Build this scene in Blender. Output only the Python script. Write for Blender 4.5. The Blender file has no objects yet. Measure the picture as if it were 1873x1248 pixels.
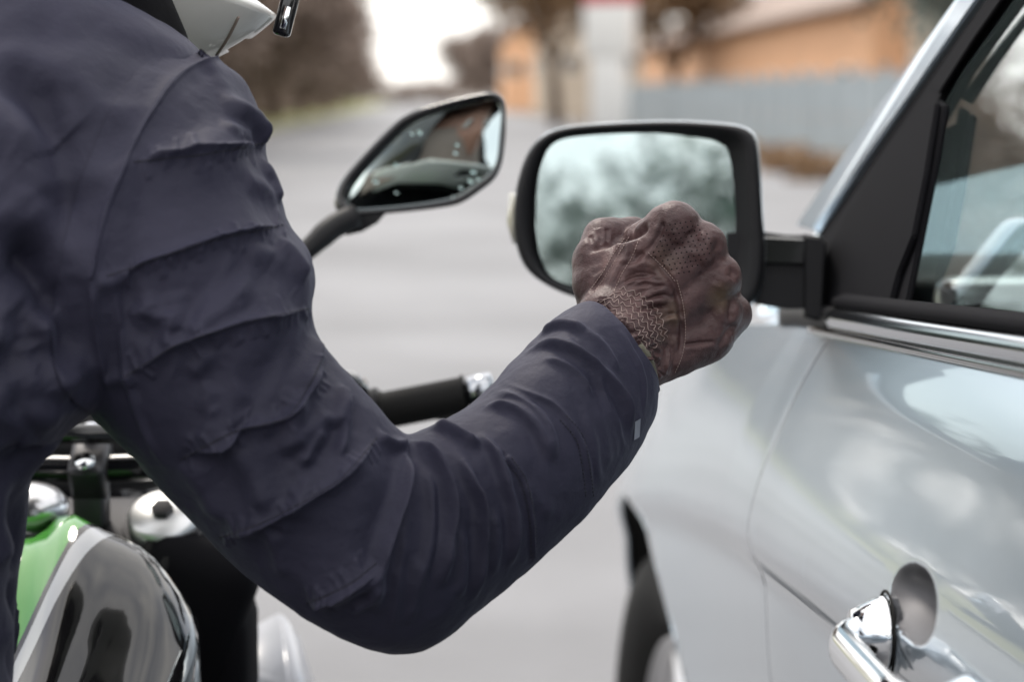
import bpy, bmesh, math, random
import numpy as np
from mathutils import Vector, Matrix, noise
from mathutils.bvhtree import BVHTree
random.seed(7); rng = np.random.default_rng(7)
S = bpy.context.scene; COL = S.collection
R = math.radians; PI = math.pi

# ------------------------------------------------------------------ camera, world, sun, exposure
LENS = 85.0
F = LENS / 36.0 * 1873.0
PITCH = math.atan(444 / F)
CAMZ = 1.25
FOCUS, FSTOP = 1.56, 5.6
cd = bpy.data.cameras.new('camera'); cam = bpy.data.objects.new('camera', cd); COL.objects.link(cam)
cam.location = (0, 0, CAMZ); cam.rotation_euler = (PI / 2 - PITCH, 0, 0)
cd.lens = LENS; cd.sensor_width = 36; cd.sensor_fit = 'HORIZONTAL'
cd.clip_start = 0.05; cd.clip_end = 3000
cd.dof.use_dof = True; cd.dof.focus_distance = FOCUS; cd.dof.aperture_fstop = FSTOP
S.camera = cam

SUN_EL, SUN_AZ = R(56), R(-28)          # azimuth from +Y towards +X
w = bpy.data.worlds.new('World'); S.world = w; w.use_nodes = True
nt = w.node_tree; N = nt.nodes; L = nt.links
bg = N['Background']; bg.inputs['Strength'].default_value = 0.125
sky = N.new('ShaderNodeTexSky'); sky.sky_type = 'NISHITA'; sky.sun_disc = False
sky.sun_elevation = SUN_EL; sky.sun_rotation = SUN_AZ; sky.dust_density = 2.0; sky.air_density = 1.0
tc = N.new('ShaderNodeTexCoord')
cl = N.new('ShaderNodeTexNoise'); cl.inputs['Scale'].default_value = 2.6; cl.inputs['Detail'].default_value = 6
mpg = N.new('ShaderNodeMapping'); mpg.inputs['Scale'].default_value = (1, 1, 2.2)
rmp = N.new('ShaderNodeValToRGB'); rmp.color_ramp.elements[0].position = .30; rmp.color_ramp.elements[1].position = .62
rmp.color_ramp.elements[0].color = (.30, .30, .30, 1)
mx = N.new('ShaderNodeMixRGB'); mx.inputs[2].default_value = (11.0, 10.7, 10.3, 1)
L.new(tc.outputs['Generated'], mpg.inputs[0]); L.new(mpg.outputs[0], cl.inputs['Vector'])
L.new(cl.outputs['Fac'], rmp.inputs[0]); L.new(rmp.outputs[0], mx.inputs[0])
L.new(sky.outputs[0], mx.inputs[1]); L.new(mx.outputs[0], bg.inputs['Color'])
ld = bpy.data.lights.new('sun', 'SUN'); sun = bpy.data.objects.new('sun', ld); COL.objects.link(sun)
ld.energy = 1.4; ld.angle = R(14); ld.color = (1, .93, .83)
sd = Vector((math.sin(SUN_AZ) * math.cos(SUN_EL), math.cos(SUN_AZ) * math.cos(SUN_EL), math.sin(SUN_EL)))
sun.rotation_euler = sd.to_track_quat('Z', 'Y').to_euler(); sun.location = (-5, 5, 12)
S.view_settings.view_transform = 'Standard'; S.view_settings.look = 'None'; S.view_settings.gamma = 1
S.view_settings.use_curve_mapping = False
S.view_settings.exposure = 0.74
S.cycles.max_bounces = 8; S.cycles.glossy_bounces = 5; S.cycles.transmission_bounces = 8; S.cycles.transparent_max_bounces = 12
S.cycles.sample_clamp_indirect = 6; S.cycles.caustics_reflective = False; S.cycles.caustics_refractive = False

# ------------------------------------------------------------------ measuring: where a point seen in the photograph lies
CP = Vector((0, 0, CAMZ)); FW = Vector((0, math.cos(PITCH), -math.sin(PITCH))); UP = Vector((0, math.sin(PITCH), math.cos(PITCH))); RT = Vector((1, 0, 0))
def ray(px, py): return FW + RT * ((px - 936.5) / F) - UP * ((py - 624) / F)
def P(px, py, d): return CP + ray(px, py) * d
def PYv(px, py, Y):
    r = ray(px, py); return CP + r * (Y / r.y)
def GX(px, Y): return (px - 936.5) / F * (Y * math.cos(PITCH) + .12)

# ------------------------------------------------------------------ helpers
def prop(o, label=None, cat=None, group=None, kind=None):
    if label: o['label'] = label
    if cat: o['category'] = cat
    if group: o['group'] = group
    if kind: o['kind'] = kind
    return o
def empty(name, loc=(0, 0, 0), rz=0):
    o = bpy.data.objects.new(name, None); COL.objects.link(o); o.location = loc; o.rotation_euler = (0, 0, rz)
    o.empty_display_size = .05
    return o
def mesh_obj(name, V, Fc, mat=None, parent=None, smooth=True, world=True):
    me = bpy.data.meshes.new(name)
    me.from_pydata([tuple(v) for v in V], [], [tuple(f) for f in Fc]); me.update()
    return link_me(name, me, mat, parent, smooth, world)
def link_me(name, me, mat, parent, smooth=True, world=True):
    o = bpy.data.objects.new(name, me); COL.objects.link(o)
    if mat: me.materials.append(mat)
    if smooth: me.polygons.foreach_set('use_smooth', [True] * len(me.polygons))
    if parent:
        o.parent = parent
        if world:
            o.matrix_parent_inverse = mat_world(parent).inverted()
    return o
def mat_world(o):
    m = Matrix.LocRotScale(o.location, o.rotation_euler, o.scale)
    if o.parent: m = mat_world(o.parent) @ o.matrix_parent_inverse @ m
    return m
def cr(pts, n, closed=False):
    """Catmull-Rom resample evenly by arc length"""
    P0 = np.array([tuple(p) for p in pts], float); m = len(P0)
    segs = m if closed else m - 1
    out = []
    for i in range(segs):
        if closed: a, b, c, d = P0[(i - 1) % m], P0[i], P0[(i + 1) % m], P0[(i + 2) % m]
        else: a, b, c, d = P0[max(i - 1, 0)], P0[i], P0[i + 1], P0[min(i + 2, m - 1)]
        for t in np.linspace(0, 1, 12, endpoint=False):
            out.append(.5 * ((2 * b) + (-a + c) * t + (2 * a - 5 * b + 4 * c - d) * t * t + (-a + 3 * b - 3 * c + d) * t ** 3))
    out.append(P0[0] if closed else P0[-1])
    out = np.array(out); l = np.r_[0, np.cumsum(np.linalg.norm(np.diff(out, axis=0), axis=1))]
    q = np.linspace(0, l[-1], n, endpoint=not closed)
    return np.stack([np.interp(q, l, out[:, k]) for k in range(out.shape[1])], 1)
def crk(vals, n, ts=None):
    """smooth keyed interpolation (no arc-length), n samples"""
    A = np.array(vals, float); m = len(A); x = np.linspace(0, m - 1, n); o = []
    for q in x:
        i = min(int(q), m - 2); t = q - i
        a, b, c, d = A[max(i - 1, 0)], A[i], A[i + 1], A[min(i + 2, m - 1)]
        o.append(.5 * ((2 * b) + (-a + c) * t + (2 * a - 5 * b + 4 * c - d) * t * t + (-a + 3 * b - 3 * c + d) * t ** 3))
    return np.array(o)
def loft(name, loops, mat, parent=None, closed=True, cap0=True, cap1=True, smooth=True):
    L_ = [np.array([tuple(p) for p in l], float) for l in loops]; n = len(L_[0]); V = np.concatenate(L_); Fc = []
    for i in range(len(L_) - 1):
        for j in range(n if closed else n - 1):
            k = (j + 1) % n
            Fc.append((i * n + j, i * n + k, (i + 1) * n + k, (i + 1) * n + j))
    if cap0: Fc.append(tuple(range(n - 1, -1, -1)))
    if cap1: Fc.append(tuple((len(L_) - 1) * n + j for j in range(n)))
    return mesh_obj(name, V, Fc, mat, parent, smooth)
def bvh_of(me):
    return BVHTree.FromPolygons([v.co.copy() for v in me.vertices], [tuple(p.vertices) for p in me.polygons])
def tube_data(pts, rad, n=10, cap=True):
    pts = [Vector(p) for p in pts]; m = len(pts)
    rads = rad if hasattr(rad, '__len__') else [rad] * m
    V, Fc = [], []; up = None
    for i, p in enumerate(pts):
        t = (pts[min(i + 1, m - 1)] - pts[max(i - 1, 0)]).normalized()
        if up is None: up = Vector((0, 0, 1)) if abs(t.z) < .9 else Vector((0, 1, 0))
        a = t.cross(up).normalized(); b = a.cross(t).normalized(); up = b
        for j in range(n):
            q = 2 * PI * j / n; V.append(p + (a * math.cos(q) + b * math.sin(q)) * rads[i])
    for i in range(m - 1):
        for j in range(n):
            k = (j + 1) % n; Fc.append((i * n + j, i * n + k, (i + 1) * n + k, (i + 1) * n + j))
    if cap: Fc.append(tuple(range(n - 1, -1, -1))); Fc.append(tuple((m - 1) * n + j for j in range(n)))
    return V, Fc
def tube(name, pts, rad, mat, parent=None, n=16, smooth=True):
    V, Fc = tube_data(pts, rad, n); return mesh_obj(name, V, Fc, mat, parent, smooth)
def join_data(parts):
    V, Fc = [], []
    for v, f in parts:
        o = len(V); V += list(v); Fc += [tuple(i + o for i in q) for q in f]
    return V, Fc
def box_data(c, s, rot=None):
    c = Vector(c); V = []
    for x in (-1, 1):
        for y in (-1, 1):
            for z in (-1, 1):
                v = Vector((x * s[0] / 2, y * s[1] / 2, z * s[2] / 2))
                if rot: v = rot @ v
                V.append(c + v)
    return V, [(0, 1, 3, 2), (4, 6, 7, 5), (0, 4, 5, 1), (2, 3, 7, 6), (0, 2, 6, 4), (1, 5, 7, 3)]
def box(name, c, s, mat, parent=None, bev=0, rot=None):
    V, Fc = box_data(c, s, rot); o = mesh_obj(name, V, Fc, mat, parent, False)
    if bev:
        bm = bmesh.new(); bm.from_mesh(o.data); bmesh.ops.bevel(bm, geom=bm.edges[:], offset=bev, segments=3, affect='EDGES', profile=.5)
        bm.to_mesh(o.data); bm.free(); o.data.polygons.foreach_set('use_smooth', [True] * len(o.data.polygons))
    return o
def ball_data(c, r, nu=24, nv=14, rot=None):
    V, Fc = [], []; r = r if hasattr(r, '__len__') else (r, r, r); c = Vector(c)
    for i in range(nv + 1):
        th = PI * i / nv
        for j in range(nu):
            ph = 2 * PI * j / nu; v = Vector((r[0] * math.sin(th) * math.cos(ph), r[1] * math.sin(th) * math.sin(ph), r[2] * math.cos(th)))
            V.append(c + (rot @ v if rot else v))
    for i in range(nv):
        for j in range(nu):
            k = (j + 1) % nu; Fc.append((i * nu + j, (i + 1) * nu + j, (i + 1) * nu + k, i * nu + k))
    return V, Fc
def capsule_data(a, b, ra, rb, n=18):
    a = Vector(a); b = Vector(b); t = (b - a); l = t.length; t = t / l; pts, rd = [], []
    for k in range(7):
        q = PI / 2 * k / 6; pts.append(a - t * ra * math.cos(q)); rd.append(max(ra * math.sin(q), 1e-5))
    for k in range(7):
        q = PI / 2 * k / 6; pts.append(b + t * rb * math.sin(q)); rd.append(max(rb * math.cos(q), 1e-5))
    return tube_data(pts, rd, n)

# ------------------------------------------------------------------ materials
def mat(name, col, rough=.5, metal=0, coat=0, spec=.5, sheen=0, bump=None, var=0, vscale=8, col2=None, trans=0, ior=1.45, coatr=.03, emit=None, aniso=0):
    m = bpy.data.materials.new(name); m.use_nodes = True; t = m.node_tree; n = t.nodes; b = n['Principled BSDF']
    b.inputs['Base Color'].default_value = (*col, 1); b.inputs['Roughness'].default_value = rough; b.inputs['Metallic'].default_value = metal
    b.inputs['Coat Weight'].default_value = coat; b.inputs['Coat Roughness'].default_value = coatr
    b.inputs['Specular IOR Level'].default_value = spec; b.inputs['Sheen Weight'].default_value = sheen
    b.inputs['Transmission Weight'].default_value = trans; b.inputs['IOR'].default_value = ior
    if emit: b.inputs['Emission Color'].default_value = (*emit[:3], 1); b.inputs['Emission Strength'].default_value = emit[3]
    c = n.new('ShaderNodeTexCoord')
    if var or col2:
        nz = n.new('ShaderNodeTexNoise'); nz.inputs['Scale'].default_value = vscale; nz.inputs['Detail'].default_value = 7; nz.inputs['Roughness'].default_value = .6
        t.links.new(c.outputs['Object'], nz.inputs['Vector'])
        mxn = n.new('ShaderNodeMixRGB'); c2 = col2 or tuple(x * (1 - var) for x in col)
        mr = n.new('ShaderNodeMapRange'); mr.inputs[1].default_value = .35; mr.inputs[2].default_value = .65
        t.links.new(nz.outputs['Fac'], mr.inputs[0]); t.links.new(mr.outputs[0], mxn.inputs[0])
        mxn.inputs[1].default_value = (*col, 1); mxn.inputs[2].default_value = (*c2, 1); t.links.new(mxn.outputs[0], b.inputs['Base Color'])
    if bump:
        prev = None
        for kind, sc, st, dist in bump:
            if kind == 'noise':
                x = n.new('ShaderNodeTexNoise'); x.inputs['Scale'].default_value = sc; x.inputs['Detail'].default_value = 5; o = x.outputs['Fac']
            elif kind == 'voronoi':
                x = n.new('ShaderNodeTexVoronoi'); x.inputs['Scale'].default_value = sc; o = x.outputs['Distance']
            else:
                x = n.new('ShaderNodeTexWave'); x.inputs['Scale'].default_value = sc; o = x.outputs['Fac']
            t.links.new(c.outputs['Object'], x.inputs['Vector'])
            bp = n.new('ShaderNodeBump'); bp.inputs['Strength'].default_value = st; bp.inputs['Distance'].default_value = dist
            t.links.new(o, bp.inputs['Height'])
            if prev: t.links.new(prev.outputs[0], bp.inputs['Normal'])
            prev = bp
        t.links.new(prev.outputs[0], b.inputs['Normal'])
    return m
M = {}
M['asphalt'] = mat('asphalt', (.185, .185, .195), .55, bump=[('noise', 60, .5, .004)], var=.42, vscale=.35)
M['grass'] = mat('grass', (.20, .20, .07), .9, var=.3, vscale=2)
M['soil'] = mat('soil', (.16, .12, .08), .95, var=.4, vscale=1)
M['kerb'] = mat('kerb stone', (.35, .34, .32), .8, var=.2)
M['paint_line'] = mat('road paint', (.7, .7, .68), .6)
M['bark'] = mat('bark', (.11, .075, .055), .9, var=.5, vscale=6)
M['twig'] = mat('twigs', (.34, .265, .225), .9, var=.5, vscale=3)
M['leaf'] = mat('leaf', (.045, .085, .04), .7, var=.5, vscale=1.5)
M['leaf_gold'] = mat('dry leaf', (.32, .20, .11), .8, var=.4, vscale=1.5)
M['leaf_blue'] = mat('blue green needles', (.085, .13, .115), .75, var=.5, vscale=1.5)
M['brick'] = mat('brick', (.5, .25, .13), .85, var=.25, vscale=2)
M['render_orange'] = mat('orange render', (.84, .50, .30), .85, var=.12, vscale=.7)
M['render_cream'] = mat('cream render', (.55, .47, .38), .85, var=.12, vscale=.7)
M['roof'] = mat('roof tile', (.34, .26, .22), .8, var=.3, vscale=2)
M['roof_grey'] = mat('grey roof', (.30, .29, .30), .8, var=.3, vscale=2)
M['concrete'] = mat('concrete wall', (.36, .41, .44), .85, var=.15, vscale=.6)
M['white'] = mat('white paint', (.78, .78, .76), .5)
M['red'] = mat('red paint', (.55, .04, .05), .45)
M['green_door'] = mat('green paint', (.02, .10, .07), .5)
M['dark_glass'] = mat('window glass', (.03, .035, .04), .08)
M['silver'] = mat('silver car paint', (.48, .57, .65), .34, metal=.8, coat=1, coatr=.03, bump=[('noise', 900, .04, .0003)])
M['black_plastic'] = mat('black grained plastic', (.014, .014, .016), .55, spec=.3, bump=[('noise', 700, .15, .0006)])
M['black_gloss'] = mat('black gloss', (.012, .012, .014), .12, coat=.5)
M['rubber'] = mat('rubber', (.014, .014, .014), .8, spec=.25)
M['chrome'] = mat('chrome', (.82, .84, .86), .07, metal=1)
M['alu'] = mat('brushed aluminium', (.62, .62, .63), .28, metal=1, bump=[('noise', 300, .1, .0005)])
M['matte_black'] = mat('matte black trim', (.010, .010, .012), .85, spec=.06)
M['cup'] = mat('handle cup shade grey', (.12, .12, .13), .48, metal=.3)  # silver body paint darkened to stand for the shade inside the handle recess
M['tint_mirror'] = mat('tinted mirror glass', (.50, .58, .58), .02, metal=1)
M['satin'] = mat('satin aluminium', (.78, .79, .80), .38, metal=.7)
M['trim_chrome'] = mat('aged chrome trim', (.40, .42, .45), .16, metal=1)
M['dark_metal'] = mat('dark metal', (.06, .06, .065), .4, metal=.6)
M['mirror'] = mat('mirror glass', (.80, .87, .86), .015, metal=1)
M['glass'] = mat('car glass', (.82, .92, .90), .0, trans=1, ior=1.45)
M['headlining'] = mat('interior cloth', (.24, .26, .25), .9, var=.2, vscale=30)
M['seat'] = mat('seat cloth', (.33, .36, .34), .9, var=.1, vscale=30)
M['interior_dark'] = mat('interior plastic', (.03, .035, .04), .6)
M['skin'] = mat('skin', (.50, .27, .20), .5, var=.1, vscale=20)
M['helmet_black'] = mat('helmet black', (.015, .015, .018), .15, coat=1)
M['helmet_white'] = mat('helmet white', (.80, .79, .75), .3, coat=.6, var=.06, vscale=15)
M['liner'] = mat('helmet liner', (.30, .24, .21), .95)
M['stitch'] = mat('pale thread', (.34, .26, .24), .8)
M['stitch_blue'] = mat('dark thread', (.012, .012, .018), .8)
M['black_cloth'] = mat('black cloth', (.004, .004, .005), .9, spec=.08, bump=[('noise', 120, .3, .002)])
M['glove_lining'] = mat('glove lining', (.22, .21, .16), .9, bump=[('noise', 500, .6, .001)])
M['trouser'] = mat('black trouser cloth', (.02, .02, .025), .85)
M['reflective'] = mat('grey tag', (.25, .27, .33), .5)

def jacket_material():
    m = mat('navy quilted nylon', (.044, .042, .064), .55, spec=.30, sheen=.06, bump=[('noise', 45, .20, .0018), ('noise', 210, .38, .0011), ('noise', 700, .45, .0005)])
    t = m.node_tree; n = t.nodes; b = n['Principled BSDF']; c = n.new('ShaderNodeTexCoord')
    b.inputs['Sheen Roughness'].default_value = .45; b.inputs['Sheen Tint'].default_value = (.55, .6, .9, 1)
    nz = n.new('ShaderNodeTexNoise'); nz.inputs['Scale'].default_value = 9; nz.inputs['Detail'].default_value = 6
    mr = n.new('ShaderNodeMapRange'); mr.inputs[1].default_value = .3; mr.inputs[2].default_value = .7
    mx_ = n.new('ShaderNodeMixRGB'); mx_.inputs[1].default_value = (.0165, .0165, .032, 1); mx_.inputs[2].default_value = (.031, .030, .053, 1)
    t.links.new(c.outputs['Object'], nz.inputs['Vector']); t.links.new(nz.outputs['Fac'], mr.inputs[0]); t.links.new(mr.outputs[0], mx_.inputs[0])
    t.links.new(mx_.outputs[0], b.inputs['Base Color'])
    mr2 = n.new('ShaderNodeMapRange'); mr2.inputs[3].default_value = .58; mr2.inputs[4].default_value = .78
    t.links.new(nz.outputs['Fac'], mr2.inputs[0]); t.links.new(mr2.outputs[0], b.inputs['Roughness'])
    return m
M['jacket'] = jacket_material()
def leather_material():
    m = mat('brown glove leather', (.085, .045, .042), .48, spec=.45, bump=[('voronoi', 900, .35, .0006), ('noise', 260, .35, .0012)])
    t = m.node_tree; n = t.nodes; b = n['Principled BSDF']; c = n.new('ShaderNodeTexCoord')
    nz = n.new('ShaderNodeTexNoise'); nz.inputs['Scale'].default_value = 38; nz.inputs['Detail'].default_value = 8; nz.inputs['Roughness'].default_value = .65
    rp = n.new('ShaderNodeValToRGB'); e = rp.color_ramp.elements
    e[0].position = .32; e[0].color = (.042, .022, .023, 1); e[1].position = .68; e[1].color = (.130, .074, .072, 1)
    x = e.new(.52); x.color = (.078, .042, .043, 1)
    t.links.new(c.outputs['Object'], nz.inputs['Vector']); t.links.new(nz.outputs['Fac'], rp.inputs[0]); 
    # olive wear patches where the leather rubs
    mxo = n.new('ShaderNodeMixRGB'); mxo.inputs[2].default_value = (.15, .11, .055, 1); last = rp.outputs[0]
    acc = None
    for (px, py, d, r) in ((1218, 478, 1.555, .011), (1238, 578, 1.56, .010), (1240, 620, 1.56, .009), (1322, 545, 1.575, .008)):
        p = P(px, py, d); vm = n.new('ShaderNodeVectorMath'); vm.operation = 'DISTANCE'; vm.inputs[1].default_value = p
        t.links.new(c.outputs['Object'], vm.inputs[0])
        q = n.new('ShaderNodeMapRange'); q.inputs[1].default_value = r * 1.6; q.inputs[2].default_value = r * .3; q.inputs[3].default_value = 0; q.inputs[4].default_value = .5
        t.links.new(vm.outputs['Value'], q.inputs[0])
        if acc is None: acc = q.outputs[0]
        else:
            a = n.new('ShaderNodeMath'); a.operation = 'MAXIMUM'; t.links.new(acc, a.inputs[0]); t.links.new(q.outputs[0], a.inputs[1]); acc = a.outputs[0]
    t.links.new(acc, mxo.inputs[0]); t.links.new(last, mxo.inputs[1]); t.links.new(mxo.outputs[0], b.inputs['Base Color'])
    return m
M['leather'] = leather_material()

# ------------------------------------------------------------------ the setting
def sheet(name, x0, x1, y0, y1, z, m, kind='structure'):
    return prop(mesh_obj(name, [(x0, y0, z), (x1, y0, z), (x1, y1, z), (x0, y1, z)], [(0, 1, 2, 3)], m, None, False), kind=kind)
sheet('ground', -600, 600, -600, 1500, -.03, M['soil'])
HD = R(-2.28)                                  # the street runs a little to the left of the view
def road_pt(s, t): return (math.cos(HD) * t + math.sin(HD) * s, -math.sin(HD) * t + math.cos(HD) * s)
def strip(name, t0, t1, s0, s1, z, m):
    V = [(*road_pt(s0, t0), z), (*road_pt(s0, t1), z), (*road_pt(s1, t1), z), (*road_pt(s1, t0), z)]
    return prop(mesh_obj(name, V, [(0, 1, 2, 3)], m, None, False), kind='structure')
strip('road', -5.0, 8.0, -200, 900, 0, M['asphalt'])
strip('grass_verge', -40, -5.3, -200, 900, .10, M['grass'])
strip('verge', 8.3, 60, -200, 900, .10, M['soil'])
for nm, a, b_ in (('kerb', -5.3, -5.0), ('kerb', 8.0, 8.3)):
    V, Fc = [], []
    c0 = [(a, -.02), (a, .12), (b_, .12), (b_, -.02)]
    for s in (-200, 900):
        for t_, z in c0: V.append((*road_pt(s, t_), z))
    prop(mesh_obj(nm, V, [(0, 4, 5, 1), (1, 5, 6, 2), (2, 6, 7, 3)], M['kerb'], None, False), kind='structure')

# ------------------------------------------------------------------ trees
def branch_mesh(h, r, levels, seed, spread=.6, first=.3):
    rr = random.Random(seed); parts, tips = [], []
    def grow(p, dr, ln, rad, lv):
        pts = [p]; rds = [rad]
        for k in range(3):
            dr = (dr + Vector((rr.uniform(-1, 1), rr.uniform(-1, 1), rr.uniform(-.2, .5))) * .16).normalized()
            p = p + dr * ln / 3; pts.append(p); rds.append(rad * (1 - .18 * (k + 1)))
        parts.append(tube_data(pts, rds, 6 if lv > 1 else 4, False))
        if lv <= 0: tips.append(p); return
        nb = 4 if lv > 1 else 5
        for k in range(nb):
            a = rr.uniform(0, 2 * PI); e = Vector((math.cos(a), math.sin(a), rr.uniform(.1, .9))).normalized()
            q = pts[-1] if k < 2 else pts[rr.choice((1, 2, 3))]
            grow(q, (dr * (1 - spread) + e * spread).normalized(), ln * rr.uniform(.55, .8), rad * .45, lv - 1)
        tips.append(p)
    pts = [Vector((0, 0, 0)), Vector((rr.uniform(-.1, .1), rr.uniform(-.1, .1), h * first / 2)), Vector((rr.uniform(-.2, .2), rr.uniform(-.2, .2), h * first))]
    trunk = tube_data([pts[0] + Vector((0, 0, -.2)), *pts], [r * 1.3, r * 1.15, r, r * .85], 10, False)
    for k in range(4):
        a = k * PI / 2 + rr.uniform(-.4, .4); e = Vector((math.cos(a) * .6, math.sin(a) * .6, 1)).normalized()
        grow(pts[-1], e, h * .28, r * .6, levels)
    return trunk, join_data(parts), tips
def leaf_mesh(tips, n, sz, rad, seed, flat=1.0):
    r2 = np.random.default_rng(seed); T = np.array([tuple(t) for t in tips]); k = r2.integers(0, len(T), n)
    c = T[k] + r2.normal(0, rad, (n, 3)) * (1, 1, flat); s = sz * r2.uniform(.5, 1.3, n)
    a = r2.normal(size=(n, 3)); a /= np.linalg.norm(a, axis=1)[:, None]; b = np.cross(a, r2.normal(size=(n, 3))); b /= np.linalg.norm(b, axis=1)[:, None]
    a *= s[:, None]; b *= (s * .7)[:, None]
    V = np.stack([c - a, c + b, c + a, c - b], 1).reshape(-1, 3); Fc = np.arange(4 * n).reshape(-1, 4)
    return V, Fc
def tree_proto(name, h, r, seed, leafm, nleaf, sz, rad, levels=2, first=.3, spread=.6):
    t, b, tips = branch_mesh(h, r, levels, seed, spread, first)
    A = bpy.data.meshes.new('trunk'); A.from_pydata([tuple(v) for v in t[0]], [], t[1]); A.materials.append(M['bark'])
    B = bpy.data.meshes.new('branches'); B.from_pydata([tuple(v) for v in b[0]], [], b[1]); B.materials.append(M['bark'])
    V, Fc = leaf_mesh(tips, nleaf, sz, rad, seed)
    C_ = bpy.data.meshes.new('crown'); C_.from_pydata(V.tolist(), [], Fc.tolist()); C_.materials.append(leafm)
    return name, A, B, C_
def plant_tree(pr, x, y, rz, sc, label, cat, group):
    e = empty(pr[0], (x, y, .0), rz); prop(e, label, cat, group); e.scale = (sc, sc, sc)
    for nm, me in (('trunk', pr[1]), ('branches', pr[2]), ('crown', pr[3])):
        o = bpy.data.objects.new(nm, me); COL.objects.link(o); o.parent = e
    return e
bare = tree_proto('bare_tree', 11, .26, 3, M['twig'], 12000, .20, .75, 3, .12)
bare2 = tree_proto('bare_tree', 10, .30, 5, M['twig'], 12000, .20, .8, 3, .10)
gold = tree_proto('autumn_tree', 8, .20, 8, M['leaf_gold'], 6000, .16, .6, 2, .25)
green = tree_proto('leafy_tree', 11, .25, 11, M['leaf'], 7000, .20, .8, 2, .2)
blue = tree_proto('leafy_tree', 10, .22, 13, M['leaf_blue'], 1900, .16, .75, 2, .2)
sp = [(38, -8.6), (47, -9.4), (57, -8.4), (69, -9.2), (83, -8.4), (100, -8.2), (114, -8.0), (128, -7.4), (142, -8.4), (158, -7.4), (176, -8.2), (196, -7.4), (220, -8.0), (250, -7.6), (285, -7.8)]
ordn = ['nearest', 'second', 'third', 'fourth', 'fifth', 'sixth', 'seventh', 'eighth', 'ninth', 'tenth', 'eleventh', 'twelfth', 'thirteenth', 'fourteenth', 'farthest']
for i, (s, t_) in enumerate(sp):
    x, y = road_pt(s, t_)
    plant_tree(bare if i % 2 else bare2, x, y, i * 1.7, (1.15 + .1 * (i % 3)) * (.5 if i < 2 else (.92 if s < 135 else (.74 if s < 200 else .52))), '%s bare brown tree of the row left of the street' % ordn[i], 'tree', 'bare trees lining the left of the street')
sp = [(285, 12.5), (262, 17), (340, 11.5), (400, 11)]
for i, (s, t_) in enumerate(sp):
    x, y = road_pt(s, t_)
    plant_tree(bare if i % 2 else bare2, x, y, i * 2.1 + .4, 1.25 + .1 * (i % 2), '%s bare brown tree right of the white sky gap' % ordn[i], 'tree', 'bare trees right of the sky gap')
for i, (px, Y, sc) in enumerate([(1018, 110, 1.3), (1232, 118, 1.25)]):
    plant_tree(gold, GX(px, Y), Y, i * 2.0, sc, ['brown autumn tree between the orange house and the white sign pillar', 'brown autumn tree right of the white sign pillar'][i], 'tree', 'autumn trees behind the grey wall')

V, Fc = leaf_mesh([Vector((*road_pt(s_, -10.6 + random.uniform(-.6, .6)), random.uniform(.2, 2.6))) for s_ in np.linspace(60, 330, 700)], 22000, .22, .35, 77)
me = bpy.data.meshes.new('brown_hedge'); me.from_pydata(V.tolist(), [], Fc.tolist()); me.materials.append(M['twig'])
o = bpy.data.objects.new('brown_hedge', me); COL.objects.link(o); prop(o, 'brown winter hedge behind the row of bare trees left of the street', 'hedge')
# ------------------------------------------------------------------ far buildings, wall, sign pillar
def wpt(s, t): return Vector((*road_pt(s, t), 0))
def building(name, s0, s1, t0, t1, h, rh, mw, mr, label, cat, nwin, faces='W', win_z=(1.0, 2.3)):
    """long side runs with the street (t0 is the side that faces it)"""
    e = empty(name, (*road_pt((s0 + s1) / 2, (t0 + t1) / 2), 0)); prop(e, label, cat)
    a, b, c, d = wpt(s0, t0), wpt(s1, t0), wpt(s1, t1), wpt(s0, t1); H = Vector((0, 0, h)); m = (t0 + t1) / 2
    r0, r1 = wpt(s0, m) + Vector((0, 0, h + rh)), wpt(s1, m) + Vector((0, 0, h + rh))
    V = [a, b, c, d, a + H, b + H, c + H, d + H, r0, r1]
    mesh_obj('wall', V, [(0, 4, 5, 1), (1, 5, 9, 6, 2), (2, 6, 7, 3), (3, 7, 8, 4, 0)], mw, e, False)
    o = .5; ra = [wpt(s0 - o, t0 - o), wpt(s1 + o, t0 - o), wpt(s1 + o, m), wpt(s0 - o, m), wpt(s0 - o, t1 + o), wpt(s1 + o, t1 + o)]
    zz = [h - .2, h - .2, h + rh + .1, h + rh + .1, h - .2, h - .2]
    V = [p + Vector((0, 0, z)) for p, z in zip(ra, zz)] + [p + Vector((0, 0, z + .18)) for p, z in zip(ra, zz)]
    mesh_obj('roof', V, [(0, 1, 2, 3), (3, 2, 5, 4), (6, 9, 8, 7), (9, 10, 11, 8), (0, 6, 7, 1), (4, 5, 11, 10), (0, 3, 9, 6), (3, 4, 10, 9), (1, 7, 8, 2), (2, 8, 11, 5)], mr, e, False)
    rot = Matrix.Rotation(-HD, 3, 'Z')
    for k in range(nwin):
        s = s0 + (s1 - s0) * (k + .5) / nwin
        f = box('window', (*road_pt(s, t0 - .02), sum(win_z) / 2), (.16, 1.3, win_z[1] - win_z[0]), M['white'], e, rot=rot)
        box('pane', (*road_pt(s, t0 - .07), sum(win_z) / 2), (.10, 1.1, win_z[1] - win_z[0] - .2), M['dark_glass'], f, rot=rot)
    # gable facing the street's near end
    for k in range(2):
        t = t0 + (t1 - t0) * (k + .5) / 2
        f = box('window', (*road_pt(s0 - .02, t), sum(win_z) / 2), (1.3, .16, win_z[1] - win_z[0]), M['white'], e, rot=rot)
        box('pane', (*road_pt(s0 - .07, t), sum(win_z) / 2), (1.1, .10, win_z[1] - win_z[0] - .2), M['dark_glass'], f, rot=rot)
    return e
building('brick_building', 74, 150, 14.0, 24, 4.3, 2.6, M['render_orange'], M['roof'], 'long low orange building with brown roof behind the grey wall', 'building', 9)
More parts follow.
